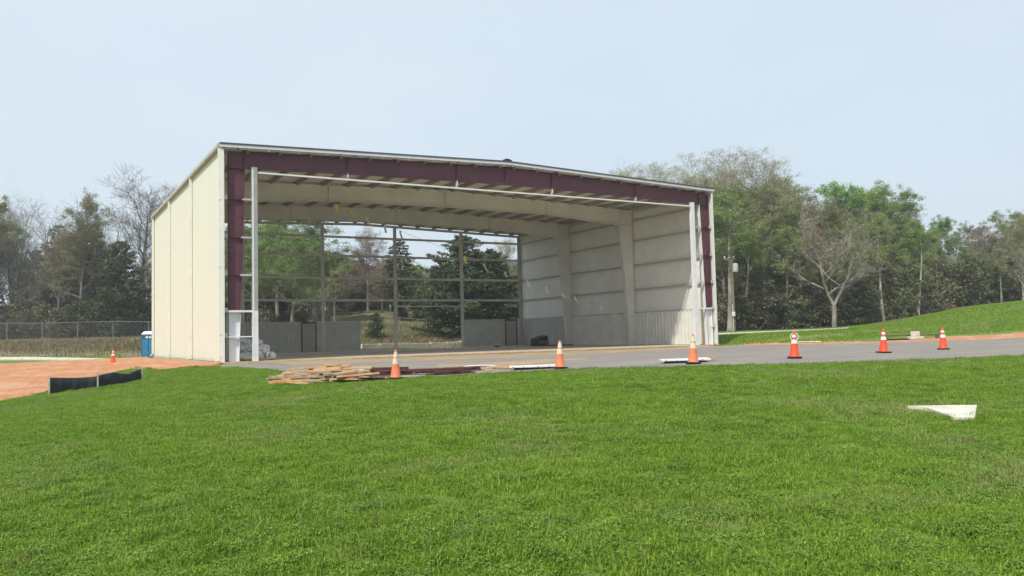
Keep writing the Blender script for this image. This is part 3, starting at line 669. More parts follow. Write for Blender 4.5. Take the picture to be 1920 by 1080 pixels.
# ------------------------------------------------------------------ traffic cones
def make_cone(faded, label):
    R0, R1, Z0, Z1 = .130, .028, .035, .71
    rr = lambda z: R0+(R1-R0)*(z-Z0)/(Z1-Z0)
    root = empty('traffic_cone', (0,0,0), 0, label, 'traffic cone', 'traffic cones along the road edge')
    b = MB(); s, c_ = .185, .05
    oct_ = [(s, -s+c_), (s, s-c_), (s-c_, s), (-s+c_, s), (-s, s-c_), (-s, -s+c_), (-s+c_, -s), (s-c_, -s)]
    b.prism(oct_, lambda a, d, t: (a, d, t), .0, .038); b.build('base', M['black'], root, bevel=.006)
    MB().lathe([(.15, .039), (.135, .05), (rr(.07), .07), (rr(.40), .40), (rr(.69), .69), (R1*.9, .705), (R1*.55, .71), (R1*.5, .66)], 24).build('body', M['orange_faded' if faded else 'orange'], root, smooth=True)
    for z0, z1 in ((.38, .48), (.545, .61)) if not faded else ((.36, .505), (.525, .66)):
        MB().lathe([(rr(z0)-.004, z0), (rr(z0)+.004, z0+.002), (rr(z1)+.004, z1-.002), (rr(z1)-.004, z1)], 24).build('reflective_collar', M['collar_dirty' if faded else 'collar'], root, smooth=False)
    return root
cones = [(742,20.3,1,'faded orange cone with dirty cream collars beside the maroon scrap metal'),
 (1050,21.1,1,'faded orange cone in front of the white scrap sheets before the hangar'),
 (1300,20.4,1,'dull orange cone standing against the short white sheet pile'),
 (1490,21.6,0,'bright orange cone on open asphalt with a pale wire hoop behind it'),
 (1657,24.5,0,'bright orange cone on the asphalt left of the concrete blocks'),
 (1769,26.7,0,'bright orange cone farthest right along the road edge'),
 (212,42.1,0,'small orange cone alone on the bare clay left of the hangar')]
cA = cB = None
for i, (px, dp, fd, lb) in enumerate(cones):
    if fd: cA = o = make_cone(1, lb) if cA is None else copy_tree(cA)
    else: cB = o = make_cone(0, lb) if cB is None else copy_tree(cB)
    q = ground_at(px, dp); o.location = (q[0], q[1], q[2]+(.03)); o.rotation_euler = (RNG.normal(0,.022), RNG.normal(0,.022), RNG.uniform(0, 1.5)); o['label'] = lb
    if i == 2: o.scale = (1.0, 1.0, 1.03)

# ------------------------------------------------------------------ portable toilet
q = ground_at(284, 66); T = empty('portable_toilet', (q[0], q[1], q[2]-.02), math.radians(-28), 'blue portable toilet with a white roof half hidden behind the hangar corner', 'portable toilet')
MB().box(-.55, .55, -.55, .55, .05, .18).build('skid', M['black'], T)
body = MB().box(-.56, .56, -.56, .56, .18, 2.0).build('cabin', M['blue'], T, bevel=.04)
MB().box(-.50, .50, -.60, -.565, .22, 1.62).build('door', M['blue'], T, bevel=.02)
for x in (-.53, 0, .53): MB().box(x-.035, x+.035, -.615, -.602, .2, 1.9).build('rib', M['blue_dark'], T)
MB().box(-.50, .50, -.60, -.565, 1.65, 1.95).build('vent_panel', M['blue_dark'], T)
MB().box(-.22, .22, -.612, -.602, 1.72, 1.86).build('sign_plate', M['white_plastic'], T)
for x in (-.58, .58): MB().box(min(x, x*.97), max(x, x*.97), -.45, .45, .3, 1.6).build('side_panel', M['blue_dark'], T)
rf = MB(); rf.hexa([(-.62,-.62,2.0),(.62,-.62,2.0),(.62,.62,2.0),(-.62,.62,2.0)], [(-.45,-.45,2.26),(.45,-.45,2.26),(.45,.45,2.26),(-.45,.45,2.26)])
rf.build('roof', M['white_plastic'], T, bevel=.05)

# ------------------------------------------------------------------ silt fence
pf = [ground_px(x, y) for x, y in ((92, 739),(120, 735),(150,731),(183,727),(226,720),(266,713))]
tops = [.50, .44, .36, .44, .30, .40]
SF = empty('silt_fence', tuple(pf[3]), 0, 'low black silt fence on pale wooden stakes between lawn and bare clay', 'fence')
n = 60; A = resample(pf, n); s_ = np.linspace(0, 1, n); mb = MB(); vs = []
for i in range(n):
    z = hz(*A[i]); t = np.interp(s_[i], np.linspace(0, 1, 6), tops)-.03*math.sin(s_[i]*math.pi*2.2)**2; wv = .035*math.sin(s_[i]*43)+.02*math.sin(s_[i]*97)
    for off in (0, .012):
        vs += [(A[i][0]-pf[3][0], A[i][1]+off-pf[3][1]+wv*.3, z-.05-pf[3][2]), (A[i][0]-pf[3][0], A[i][1]+off+wv-pf[3][1], z+t*.5-pf[3][2]), (A[i][0]-pf[3][0], A[i][1]+off-pf[3][1], z+t-pf[3][2])]
fs = []
for i in range(n-1):
    a, b_ = i*6, (i+1)*6
    fs += [(a, b_, b_+1, a+1), (a+1, b_+1, b_+2, a+2), (a+3, a+4, b_+4, b_+3), (a+4, a+5, b_+5, b_+4), (a+2, b_+2, b_+5, a+5)]
mb.add(vs, fs); mb.build('fabric', M['fabric'], SF, smooth=True)
for i in (0, 1, 2, 3, 4, 5):
    if i not in (0, 3, 5): continue
    p = pf[i]-pf[3]; MB().box(p[0]-.022, p[0]+.022, p[1]-.05, p[1]-.012, p[2]-.1, p[2]+tops[i]+.04).build('stake', M['stake'], SF)

# ------------------------------------------------------------------ chain link fences
def chain_fence(a, b_, n, h, label):
    Q = [ground_at(a[0]+(b_[0]-a[0])*i/n, a[1]+(b_[1]-a[1])*i/n) for i in range(n+1)]
    root = empty('chain_link_fence', tuple(Q[0]), 0, label, 'fence')
    o = Q[0]; mesh = MB()
    for i, p in enumerate(Q):
        p = p-o; MB().tube(p-np.array([0,0,.1]), p+np.array([0,0,h+.05]), .045, n=6).build('post', M['wire'], root)
        if i < n:
            r_ = Q[i+1]-o; MB().tube(p+np.array([0,0,h]), r_+np.array([0,0,h]), .028, n=5).build('top_rail', M['wire'], root)
            L_ = np.linalg.norm((r_-p)[:2]); m_ = int(L_/.17); dz = np.array([0,0,1.])
            for k in range(-int(h/.17), m_+1):
                for sg in (0, 1):
                    u0, u1 = k*.17/L_, (k*.17+h)/L_; c0, c1 = max(u0, 0), min(u1, 1)
                    if c1 <= c0: continue
                    z0, z1 = (c0-u0)*L_, (c1-u0)*L_
                    if sg: z0, z1 = h-z0, h-z1
                    P0 = p+(r_-p)*c0+dz*z0; P1 = p+(r_-p)*c1+dz*z1
                    mesh.tube(P0, P1, .0035, n=3, cap=False)
    tag(mesh.build('wire_mesh', M['wire'], root)); return root
chain_fence((-120, 81.5), (345, 80.5), 7, 2.0, 'chain link fence along the top of the dry bank left of the hangar')
chain_fence((700, 82), (1000, 84), 6, 1.7, 'chain link fence seen through the hangar below the dark cedar')

# ------------------------------------------------------------------ insulation rolls inside the left jamb
def lump(rx, ry, rz_, seed, n=16, m_=9, rough=0):
    r = np.random.default_rng(seed); ph = r.uniform(0, 6.28, 6); vs = []
    for j in range(m_):
        t = -1+2*j/(m_-1); pr = (1-abs(t)**3.2)**.5 if abs(t) < 1 else .0
        pr = max(pr, .35 if abs(t) == 1 else .6)
        for i in range(n):
            a = 2*math.pi*i/n; k = pr*(1+rough*r.normal())*(1+.07*math.sin(3*a+ph[0]+t*3)+.05*math.sin(5*a+ph[1]-t*5)+.03*math.sin(t*11+ph[2]))
            vs.append((rx*t, ry*k*math.cos(a), rz_*k*math.sin(a)))
    fs = [(j*n+i, j*n+(i+1) % n, (j+1)*n+(i+1) % n, (j+1)*n+i) for j in range(m_-1) for i in range(n)]
    fs += [tuple(range(n-1, -1, -1)), tuple((m_-1)*n+k for k in range(n))]
    mb = MB(); mb.add(vs, fs); return mb
rolls = [(.95,.75,.20,.50,0,'bottom row left end of the pile'),(1.35,.72,.2,.5,.1,'bottom row behind the white jamb foot'),(1.75,.8,.2,.45,-.1,'bottom row just right of the white jamb foot'),(2.35,.95,.19,.42,.15,'rounded right end of the pile'),
 (.95,1.0,.56,.42,.2,'middle row at the left end of the pile'),(1.45,.95,.55,.42,-.1,'middle row directly behind the jamb'),(1.95,1.0,.54,.36,.1,'middle row right of the jamb'),(1.05,1.05,.86,.4,.0,'topmost, left in the gap'),(1.7,1.1,.82,.34,.25,'topmost, behind the jamb')]
for i, (x, y, z, l, rz_, wh) in enumerate(rolls):
    o = lump(l, .22, .20, 90+i, 16, 13, .075).build('insulation_roll', M['bag'], None, smooth=False)
    o.location = (x, y, z); o.rotation_euler = (RNG.uniform(0, 3), RNG.normal(0,.06), rz_+(1.3 if i in (2, 3) else 0))
    tag(o, 'grey plastic wrapped insulation roll, '+wh, 'insulation roll', 'insulation rolls piled by the left jamb')

# ------------------------------------------------------------------ scrap on the ground
def board(name, px, dp, L_, wd, th, rz_, z, m_, label, cat, group=None, tilt=0, roll=0, bend=0, bev=.004):
    q = ground_at(px, dp); n = 8; vs = []
    for i in range(n+1):
        u = -L_/2+L_*i/n; b_ = bend*(1-(2*i/n-1)**2)+RNG.normal(0, abs(bend)*.06)
        e = wd/2*(1+RNG.normal(0,.015))
        vs += [(u, -e, b_), (u, e, b_), (u, e, b_+th), (u, -e, b_+th)]
    fs = [(0,1,2,3), (4*n+3,4*n+2,4*n+1,4*n)]
    for i in range(n):
        a, c_ = 4*i, 4*(i+1)
        for k in range(4): fs.append((a+k, c_+k, c_+(k+1) % 4, a+(k+1) % 4))
    mb = MB(); mb.add(vs, fs); o = mb.build(name, m_, None, bevel=bev)
    o.location = (q[0], q[1], q[2]+.022+z); o.rotation_euler = (roll, tilt, -YAW+rz_)
    return tag(o, label, cat, group)
GW = 'scrap timber in the pile by the lawn edge'
P_ = [ # px, depth, len, width, thick, rz, z, mat, text
 (555,20.6,1.3,.30,.05,.05,.00,'wood_orange','clay stained plank at the bottom left of the timber pile'),
 (590,20.2,1.1,.14,.07,-.2,.00,'wood','short pale timber poking out at the front of the pile'),
 (560,21.2,1.0,.40,.04,.15,.06,'wood_orange','broad clay stained board near the left end of the pile'),
 (575,21.5,1.25,.12,.09,.02,.11,'wood','pale square timber lying along the left of the pile'),
 (640,21.3,1.35,.50,.03,.0,.12,'wood','broad flat board in the middle of the pile'),
 (628,21.0,1.1,.10,.05,-.03,.17,'wood_orange','narrow dark stained batten near the top of the pile'),
 (645,21.7,1.5,.55,.03,.04,.23,'wood','top board of the timber pile reaching right'),
 (600,21.8,1.6,.14,.04,.10,.28,'wood_orange','topmost loose lath across the back of the pile'),
 (560,19.9,.7,.12,.04,-.5,.0,'wood_orange','small broken board at the lawn in front of the pile'),
 (530,20.9,.55,.16,.05,.6,.0,'wood','short block end at the far left of the pile'),
 (610,20.6,.9,.09,.06,.35,.06,'wood','skewed pale stick across the front of the pile')]
_w = ['buried in the pile at its left','in the heart of the pile','low at the right of the pile','near the top left of the pile','near the top right of the pile']
for i in range(62):
    px_ = RNG.uniform(538, 685); top_ = max(.15, 1-abs(px_-615)/85)
    P_.append((px_, RNG.uniform(19.9, 22.4), RNG.uniform(.4, 1.3), RNG.uniform(.07, .20), RNG.uniform(.022, .065), RNG.normal(0, .35), RNG.uniform(0, .40)*top_, ['wood','wood_orange','wood_grey'][i % 3],
      ['pale','clay stained','weathered grey'][i % 3]+' board '+_w[0 if px_ < 575 else 1 if px_ < 630 else 2]))
for px, dp, l, wd, th, rz_, z, m_, lb in P_:
    board('scrap_timber', px, dp, l, wd, th, rz_, z, M[m_], lb, 'timber', GW, tilt=RNG.normal(0,.035), roll=RNG.normal(0,.10))
# a slatted piece within the pile
q = ground_at(645, 21.15); PL = empty('slatted_pallet', (q[0], q[1], q[2]+.06), -YAW+.05, 'broken slatted pallet with dark gaps inside the timber pile', 'pallet')
for yy in (-.3, 0, .3): MB().box(-.55, .55, yy-.03, yy+.03, 0, .07).build('runner', M['wood'], PL)
for k in range(9): MB().box(-.55+k*.125, -.47+k*.125, -.36, .36, .072, .09).build('slat', M['wood_orange' if k % 2 else 'wood'], PL)
S_ = [ # sheet and channel scrap
 (655,22.6,1.1,.30,.03,-.04,.10,'sheet_white','long white metal sheet right of the timber pile',.03),
 (690,23.0,.9,.22,.03,.02,.06,'sheet_white','white metal offcut touching the maroon channel',.02),
 (690,20.2,.85,.10,.05,-.22,.02,'sheet_maroon','thin maroon angle in the grass edge in front of the pile',.0),
 (655,20.0,.9,.07,.04,-.18,.02,'sheet_maroon','maroon strip nearest the lawn below the pile',.0),
 (640,20.35,.7,.14,.04,-.3,.03,'sheet_white','pale offcut under the pile nearest the lawn',.0),
 (668,20.7,.45,.16,.07,.3,.05,'sheet_white','small crumpled white piece at the right foot of the pile',.02),
 (745,21.9,1.45,.26,.06,-.03,.05,'sheet_maroon','long maroon channel behind the nearest faded cone',.03),
 (710,21.4,.8,.22,.04,.12,.02,'sheet_maroon','maroon flashing left of the nearest faded cone',.04),
 (805,22.5,1.5,.22,.05,.01,.03,'sheet_maroon','maroon channel right of the nearest faded cone',.02),
 (850,21.3,.95,.20,.05,.03,.02,'sheet_maroon','short maroon channel lying closest to the asphalt edge',.03),
 (862,22.2,.8,.16,.05,-.06,.07,'sheet_maroon','maroon offcut with a pinkish end under the white strip',.0),
 (900,23.2,.9,.26,.03,.03,.05,'sheet_white','white strip lying behind the maroon channels',.02),
 (945,22.6,1.0,.22,.045,-.03,.02,'wood','yellowish board with a dark underside in mid pavement',.03),
 (1000,22.9,1.3,.16,.03,.02,.05,'wood','thin pale board behind the white sheet by the second cone',.02)]
for px, dp, l, wd, th, rz_, z, m_, lb, bd in S_:
    board('scrap_metal' if 'sheet' in m_ else 'scrap_board', px, dp, l, wd, th, rz_, z, M[m_], lb, 'scrap', 'scrap lying on the asphalt before the hangar', roll=RNG.normal(0,.06), bend=bd, bev=.003)
for px, dp, l, wd, th, rz_, z, m_, lb in (
 (765,22.3,1.6,.34,.09,.02,.03,'sheet_maroon','widest maroon channel lying across the middle of the scrap'),
 (725,22.7,1.2,.20,.10,-.05,.08,'sheet_maroon','raised maroon channel end beside the white offcut'),
 (830,21.9,1.5,.24,.08,.0,.05,'sheet_maroon','thick maroon channel right of the widest one'),
 (845,21.25,1.3,.26,.03,.04,.0,'dark','black strip standing in for shade under the maroon channels'),  # dark strip laid in as the shade beneath the channels
 (880,22.3,.6,.20,.08,.08,.04,'sheet_maroon','short maroon end piece at the right of the scrap row'),
 (790,22.9,1.7,.30,.03,.01,.0,'wood_orange','clay stained board flat behind the maroon channels'),
 (715,20.9,1.4,.30,.02,-.04,.0,'wood_orange','clay stained board left of the nearest faded cone')):
    board('scrap_metal' if 'sheet' in m_ else 'scrap_board', px, dp, l, wd, th, rz_, z, M[m_], lb, 'scrap', 'scrap lying on the asphalt before the hangar', roll=RNG.normal(0,.05), bev=.003)
for i in range(22):
    px_ = RNG.uniform(690, 1010); dp_ = RNG.uniform(21.6, 23.8); m_ = ['wood_grey','wood_orange','wood','sheet_maroon'][i % 4]
    nm_ = {'wood_grey': 'weathered grey', 'wood_orange': 'clay stained', 'wood': 'pale', 'sheet_maroon': 'maroon'}[m_]
    board('scrap_board', px_, dp_, RNG.uniform(.25, 1.1), RNG.uniform(.05, .16), RNG.uniform(.015, .05), RNG.normal(0, .3), RNG.uniform(0, .03), M[m_],
      nm_+' loose strip among the scrap '+('left' if px_ < 800 else 'in the middle' if px_ < 900 else 'right')+' of the asphalt litter', 'scrap', 'loose strips littering the asphalt', bev=.002)
def sheet_stack(px, dp, L_, rz_, label):
    q = ground_at(px, dp); r = empty('sheet_stack', (q[0], q[1], q[2]+.022), -YAW+rz_, label, 'sheet pile', 'scrap lying on the asphalt before the hangar')
    MB().box(-L_*.40, L_*.42, -.16, .20, .0, .035).build('under_sheet_shade', M['black'], r)  # black sheet placed as the shade in the gap below the top sheet
    mb = MB(); mb.hexa([(-L_/2,-.2,.05),(L_/2,-.22,.055),(L_/2,.22,.07),(-L_/2,.2,.06)], [(-L_/2,-.2,.085),(L_/2,-.22,.095),(L_/2,.22,.11),(-L_/2,.2,.095)]); mb.build('top_sheet', M['sheet_white'], r, bevel=.004)
    for u in (-.28, .02, .3): MB().box(L_*u-.05, L_*u+.05, -.15, .15, .035, .052).build('spacer', M['dark'], r)
    for u in (-.42, -.2, .1, .33): MB().tube((L_*u, -.225, .075), (L_*u, -.20, .075), .012, n=6).build('hole_plug', M['black'], r)
    return r
sheet_stack(1000, 21.6, 1.25, -.02, 'white perforated sheet on dark spacers beside the second faded cone')
sheet_stack(1284, 21.2, 1.25, .03, 'short pile of white sheet behind the dull orange cone')
board('scrap_board', 1322, 21.8, .55, .12, .06, .02, .03, M['wood'], 'tan board end sticking out right of the dull orange cone', 'timber')
# equipment inside
def bundle(x, y, z, sx, sy, sz, name, m_, label, cat, seed):
    o = lump(sx, sy, sz, seed).build(name, m_, None, smooth=True); o.location = (x, y, z); return tag(o, label, cat)
e0 = on_plane(1048, 647, 2, 0)
TB = empty('tarp_covered_crate', (26.9, 16.6, 0), .3, 'dark tarp covered crate beside the foot of the farther right column', 'crate')
mb = MB(); mb.hexa([(-.62,-.45,.0),(.62,-.45,.0),(.62,.45,.0),(-.62,.45,.0)], [(-.58,-.42,.52),(.6,-.42,.80),(.6,.42,.84),(-.58,.42,.56)]); mb.build('tarp', M['dark'], TB, bevel=.06)
MB().box(-.66, .60, -.50, -.452, .18, .40).build('side_board', M['pole'], TB, bevel=.01)
for xx in (-.5, 0, .5): MB().box(xx-.06, xx+.06, -.42, .42, -.0, .03).build('skid', M['pole'], TB)
PT = empty('low_pallet', (27.2, 14.2, 0), .1, 'low dark pallet on the floor right of the tarp covered crate', 'pallet')
for yy in (-.4, 0, .4): MB().box(-.9, .9, yy-.05, yy+.05, 0, .09).build('runner', M['pole'], PT)
for k in range(8): MB().box(-.9+k*.235, -.76+k*.235, -.5, .5, .091, .112).build('slat', M['pole'], PT)
# pale concrete kerb outside the rear opening
ka, kb = ground_at(676, 68.6)[:2], ground_at(890, 80.5)[:2]; nk = 7; mb = None
KB = empty('concrete_kerb', (ka[0], ka[1], hz(*ka)), 0, 'long pale concrete kerb lying outside the open rear of the hangar', 'kerb')
for i in range(nk):
    p, q = ka+(kb-ka)*i/nk, ka+(kb-ka)*((i+1)/nk-.004); nrm = np.array([-(kb-ka)[1], (kb-ka)[0]]); nrm = nrm/np.linalg.norm(nrm)*.22
    o3 = np.array([ka[0], ka[1], hz(*ka)]); P3 = lambda v, z: tuple(np.array([v[0], v[1], z])-o3)
    za, zb = hz(*p), hz(*q); jt = RNG.normal(0, .012)
    MB().hexa([P3(p-nrm, za-.15), P3(q-nrm, zb-.15), P3(q+nrm, zb-.15), P3(p+nrm, za-.15)], [P3(p-nrm, za+.42+jt), P3(q-nrm, zb+.40+jt), P3(q+nrm*.8, zb+.40+jt), P3(p+nrm*.8, za+.42+jt)]).build('kerb_section', M['path'], KB, bevel=.02)
for px, py, lb in ((787, 650.5, 'small black tool lying before the white roll'), (932, 650.5, 'small dark block on the floor before the rear door')):
    p = on_plane(px, py, 2, 0); o = MB(); o.box(-.22, .1, -.06, .06, 0, .10); o.box(.1, .28, -.02, .02, .02, .06); o = o.build('hand_tool', M['black'], None, bevel=.015); o.location = (p[0], p[1], 0); tag(o, lb, 'tool')
p = on_plane(530, 655, 2, 0); o = MB(); o.tube((0,0,0), (0,0,.5), .03, .02, 8); o.tube((0,0,.5), (0,0,.62), .06, .05, 8); o.box(-.15,.15,-.15,.15,0,.03)
o = o.build('small_stand', M['dark'], None); o.location = (p[0], p[1]-.5, 0); tag(o, 'thin dark stand before the grey rear wall panels at the left', 'stand')
# flag line
A_ = Vector((6.6, 7.55, 9.02)); B_ = Vector((28.55, 7.55, 2.15))
FL = empty('flag_line', tuple(A_), 0, 'sagging rope of pale and yellow flags strung across the hangar from rafter to column', 'flag line')
def fl(t): p = A_.lerp(B_, t)-A_; p.z -= .5*4*t*(1-t)*.55; return p
n = 40; MB().path([fl(i/n) for i in range(n+1)], .008, 4).build('rope', M['rope'], FL)
for px in (630,658,687,722,750,870,905,945,985,1020,1050,1073,1098,1120,1147,1163):
    x = on_plane(px, 400, 1, 7.55)[0]; t = (x-A_.x)/(B_.x-A_.x)
    if not 0 < t < 1: continue
    p = fl(t); wd = .07 if px != 870 and px != 630 else .11; ln = RNG.uniform(.34, .55); k = RNG.normal(.12, .08); vs = []
    for j in range(4):
        u = j/3; vs += [(p.x+k*u*1.3-wd, p.y+.05*math.sin(u*4), p.z-ln*u), (p.x+k*u*1.3+wd, p.y+.05*math.sin(u*4)+.03, p.z-ln*u), (p.x+k*u*1.3+wd, p.y+.05*math.sin(u*4)+.036, p.z-ln*u), (p.x+k*u*1.3-wd, p.y+.05*math.sin(u*4)+.006, p.z-ln*u)]
    fs = [(0,1,2,3), (15,14,13,12)]
    for j in range(3):
        for q in range(4): fs.append((4*j+q, 4*j+4+q, 4*j+4+(q+1) % 4, 4*j+(q+1) % 4))
    mb = MB(); mb.add(vs, fs); mb.build('flag', M['flag_y'] if px in (630, 658, 870) else M['flag_w'], FL)
# things on the bank at the right
q = ground_at(1490, 46); HP = empty('wire_hoop', (q[0], q[1], q[2]+.03), -YAW, 'pale wire hoop standing on the grass behind the fourth cone', 'hoop')
mb = MB(); mb.path([(.22*math.sin(a), 0, .30+.30*math.cos(a)*.75) for a in np.linspace(0, 2*math.pi, 22)], .022, 6); mb.build('ring', M['white_plastic'], HP)
mb = MB(); mb.path([(.05, 0, .02), (.35, -.3, .03), (.8, -.9, .03), (1.1, -1.0, .02)], .025, 6); mb.build('tail', M['white_plastic'], HP)
q = ground_at(1715, 43.5); z0 = q[2]+.03
for i, (dx, dy, sx, sy, sz, z, m_, nm, lb, rz_) in enumerate(((.05,0,.62,.42,.16,0,'path','concrete_block','lower broad concrete block on the clay verge at the right',.1),(.10,.1,.32,.30,.26,.16,'path','concrete_block','upper rounded concrete block on top of the broad one',.3),
    (-1.0,-.25,1.0,.14,.07,0,'dark','scrap_board','dark board on the clay verge left of the concrete blocks',.05),(-.7,.45,1.6,.12,.06,.22,'pole','scrap_board','raised weathered board behind the concrete blocks, left',.02),(.95,.45,1.3,.12,.06,.22,'pole','scrap_board','raised weathered board behind the concrete blocks, right',-.03))):
    o = MB().box(-sx/2*1.2, sx/2*1.2, -sy/2, sy/2, 0, sz).build(nm, M[m_], None, bevel=.03)
    off = Matrix.Rotation(-YAW, 3, 'Z')@Vector((dx, dy, 0)); o.location = (q[0]+off.x, q[1]+off.y, z0+z); o.rotation_euler = (0, 0, -YAW+rz_)
    tag(o, lb, 'concrete block' if 'block' in nm else 'board')
off = Matrix.Rotation(-YAW, 3, 'Z')
for dx in (-1.35, -.05, 1.45):
    v = off@Vector((dx, .45, 0)); o = MB().box(-.07, .07, -.1, .1, 0, .215).build('wood_block', M['pole'], None); o.location = (q[0]+v.x, q[1]+v.y, z0); o.rotation_euler = (0,0,-YAW)
    tag(o, 'small wooden block propping the raised boards on the verge', 'block', 'blocks under the raised boards')

# ------------------------------------------------------------------ utility pole and wires
q = ground_at(1377, 65); UPO = empty('utility_pole', tuple(q), -YAW, 'wooden utility pole with a grey transformer at the edge of the right wood', 'utility pole')
MB().tube((0,0,-.2), (0,0,6.0), .14, .10, 10).build('pole', M['pole'], UPO, smooth=False)
MB().box(-.65, .25, -.06, .06, 5.7, 5.82).build('crossarm', M['pole'], UPO)
tr_ = MB().lathe([(.05,0),(.20,.02),(.21,.1),(.21,.6),(.17,.68),(.05,.7)], 14).build('transformer', M['galv'], UPO, smooth=False, loc=(.25,-.1,4.7))
for x in (-.55, -.2, .15): MB().lathe([(.03,0),(.06,.04),(.04,.08),(.06,.12),(.03,.16)], 8).build('insulator', M['white_plastic'], UPO, loc=(x,0,5.82))
MB().tube((-.1,-.16,0), (-.1,-.13,2.2), .05, .05, 8).build('conduit', M['galv'], UPO)
MB().box(-.2,.04,-.32,-.18,1.2,1.55).build('meter_box', M['white_steel'], UPO, bevel=.02)
R0 = Vector(q)+Vector((0,0,5.9))
for i, (px, dp, zz) in enumerate(((1250, 62, 9.5), (1900, 78, 9.0))):
    e = Vector(at_depth(px, dp, zz)); mb = MB(); pts = [R0.lerp(e, t)-Vector((0,0,1.2*t*(1-t)*2)) for t in np.linspace(0, 1, 14)]
    mb.path([p-R0 for p in pts], .014, 4); o = mb.build('power_line', M['dark'], None); o.location = R0
    tag(o, ['thin dark power line running from the pole left behind the hangar', 'thin dark power line running from the pole right past the trees'][i], 'power line')

# ------------------------------------------------------------------ trees
def npmesh(name, V, F, m_):
    me = bpy.data.meshes.new(name); me.from_pydata(V, [], F); me.materials.append(m_); return me
def leaf_mesh(name, C, sz, seed, m_, aspect=.6, flat=0):
    """many small two-triangle leaves at points C"""
    r = np.random.default_rng(seed); n = len(C)
    d = r.normal(size=(n, 3)); d[:, 2] *= (1-flat); d /= np.linalg.norm(d, axis=1)[:, None]
    e = r.normal(size=(n, 3)); e -= (e*d).sum(1)[:, None]*d; e /= np.linalg.norm(e, axis=1)[:, None]
    s = sz*r.uniform(.5, 1.3, n)[:, None]; a = d*s; b_ = e*s*aspect
    V = np.stack([C-a, C+b_, C+a, C-b_], 1).reshape(-1, 3); F = np.arange(4*n).reshape(n, 4)
    me = bpy.data.meshes.new(name); me.vertices.add(4*n); me.vertices.foreach_set('co', V.ravel()); me.loops.add(4*n); me.loops.foreach_set('vertex_index', F.ravel())
    me.polygons.add(n); me.polygons.foreach_set('loop_start', np.arange(n)*4); me.polygons.foreach_set('loop_total', np.full(n, 4)); me.update(calc_edges=True); me.materials.append(m_)
    return me
def deciduous(h, seed, spread=.33, first=.32, lean=0, fork=False, limbs=11, dense=1.0, twig=.016):
    """returns trunk MB, branch MB, list of twig points"""
    r = random.Random(seed); T_ = MB(); B = MB(); tips = []
    def seg(mb, p, d, l, r0, r1, n, k, up, wander):
        pts = [p.copy()]; dd = d.normalized()
        for i in range(k):
            dd = (dd+Vector((r.gauss(0, wander), r.gauss(0, wander), r.gauss(0, wander)+up))).normalized()
            p = p+dd*(l/k); pts.append(p.copy())
        for i in range(k):
            a, b_ = r0+(r1-r0)*i/k, r0+(r1-r0)*(i+1)/k; mb.tube(pts[i], pts[i+1], a, b_, n, cap=False)
        return pts, dd
    def branch(p, d, l, rad, lev):
        k = 4 if lev < 3 else 2
        pts, dd = seg(B, p, d, l, rad, rad*.35, 4 if lev < 2 else 3, k, .07, .14 if lev < 3 else .2)
        if lev == 3:
            for _ in range(max(1, int(3*dense))):
                t = r.uniform(.2, 1); i = min(int(t*k), k-1); q = pts[i].lerp(pts[i+1], t*k-i)
                e = (dd+Vector((r.gauss(0,.7), r.gauss(0,.7), r.gauss(.15,.6)))).normalized()*l*r.uniform(.5, .9)
                B.tube(q, q+e, twig*.6, twig*.25, 3, cap=False); tips.append(q+e*.5); tips.append(q+e)
            return
        nch = {0: 0, 1: 6, 2: 4}[lev]
        for c in range(int(nch*(dense if lev == 2 else 1)+.5)):
            t = .25+.75*(c+r.random())/nch; t = min(t, .99); i = min(int(t*k), k-1); q = pts[i].lerp(pts[i+1], t*k-i)
            side = Vector((r.gauss(0,1), r.gauss(0,1), r.gauss(.2,.6))).normalized()
            e = (dd*.75+side*.75).normalized(); branch(q, e, l*r.uniform(.42, .68), rad*.45*(1-.4*t), lev+1)
    R = h*.016+.05
    d0 = Vector((lean, r.gauss(0,.03), 1))
    if fork:
        p1, dd = seg(T_, Vector((0,0,-.2)), d0, h*.2, R, R*.85, 8, 3, .05, .03)
        stems = []
        for sx in (-1, 1):
            ps, _ = seg(T_, p1[-1], Vector((sx*.42, r.gauss(0,.1), 1)), h*.62, R*.66, R*.15, 6, 7, .05, .07); stems.append(ps)
    else:
        ps, _ = seg(T_, Vector((0,0,-.2)), d0, h*.9, R, R*.14, 8, 9, .03, .035); stems = [ps]
    for ps in stems:
        n = int(limbs/(len(stems)**.6))
        for c in range(n):
            t = first+(.985-first)*(c+r.random()*.6)/n if not fork else .15+.83*(c+r.random())/n
            k = len(ps)-1; i = min(int(t*k), k-1); q = ps[i].lerp(ps[i+1], t*k-i)
            a = c*2.4+r.gauss(0,.4); up = .35+.9*t
            d = Vector((math.cos(a), math.sin(a), up)); branch(q, d, h*spread*(1.1-.55*t)*r.uniform(.8, 1.2), R*.42*(1.1-.8*t), 1)
    return T_, B, np.array([tuple(p) for p in tips])
def leaf_pts(tips, n, jit, seed):
    r = np.random.default_rng(seed); m_ = max(60, int(len(tips)*.42)); sel = r.permutation(len(tips))[:m_]
    wgt = r.gamma(1.2, 1, m_); wgt /= wgt.sum(); k = r.choice(sel, n, p=wgt)
    return tips[k]+r.normal(0, jit*.62, (n, 3))*np.array([1, 1, .6])
KINDS = {}
def kind(name, h, seed, bark, leaf=None, nl=0, ls=.1, jit=.25, **kw):
    T_, B, tips = deciduous(h, seed, **kw)
    tm = T_.mesh('trunk', M[bark], True); bm_ = B.mesh('branches', M[bark]); lm = None
    if leaf: lm = leaf_mesh('foliage', leaf_pts(tips, nl, jit, seed), ls, seed, M[leaf], .6, .5)
    KINDS[name] = (tm, bm_, lm)
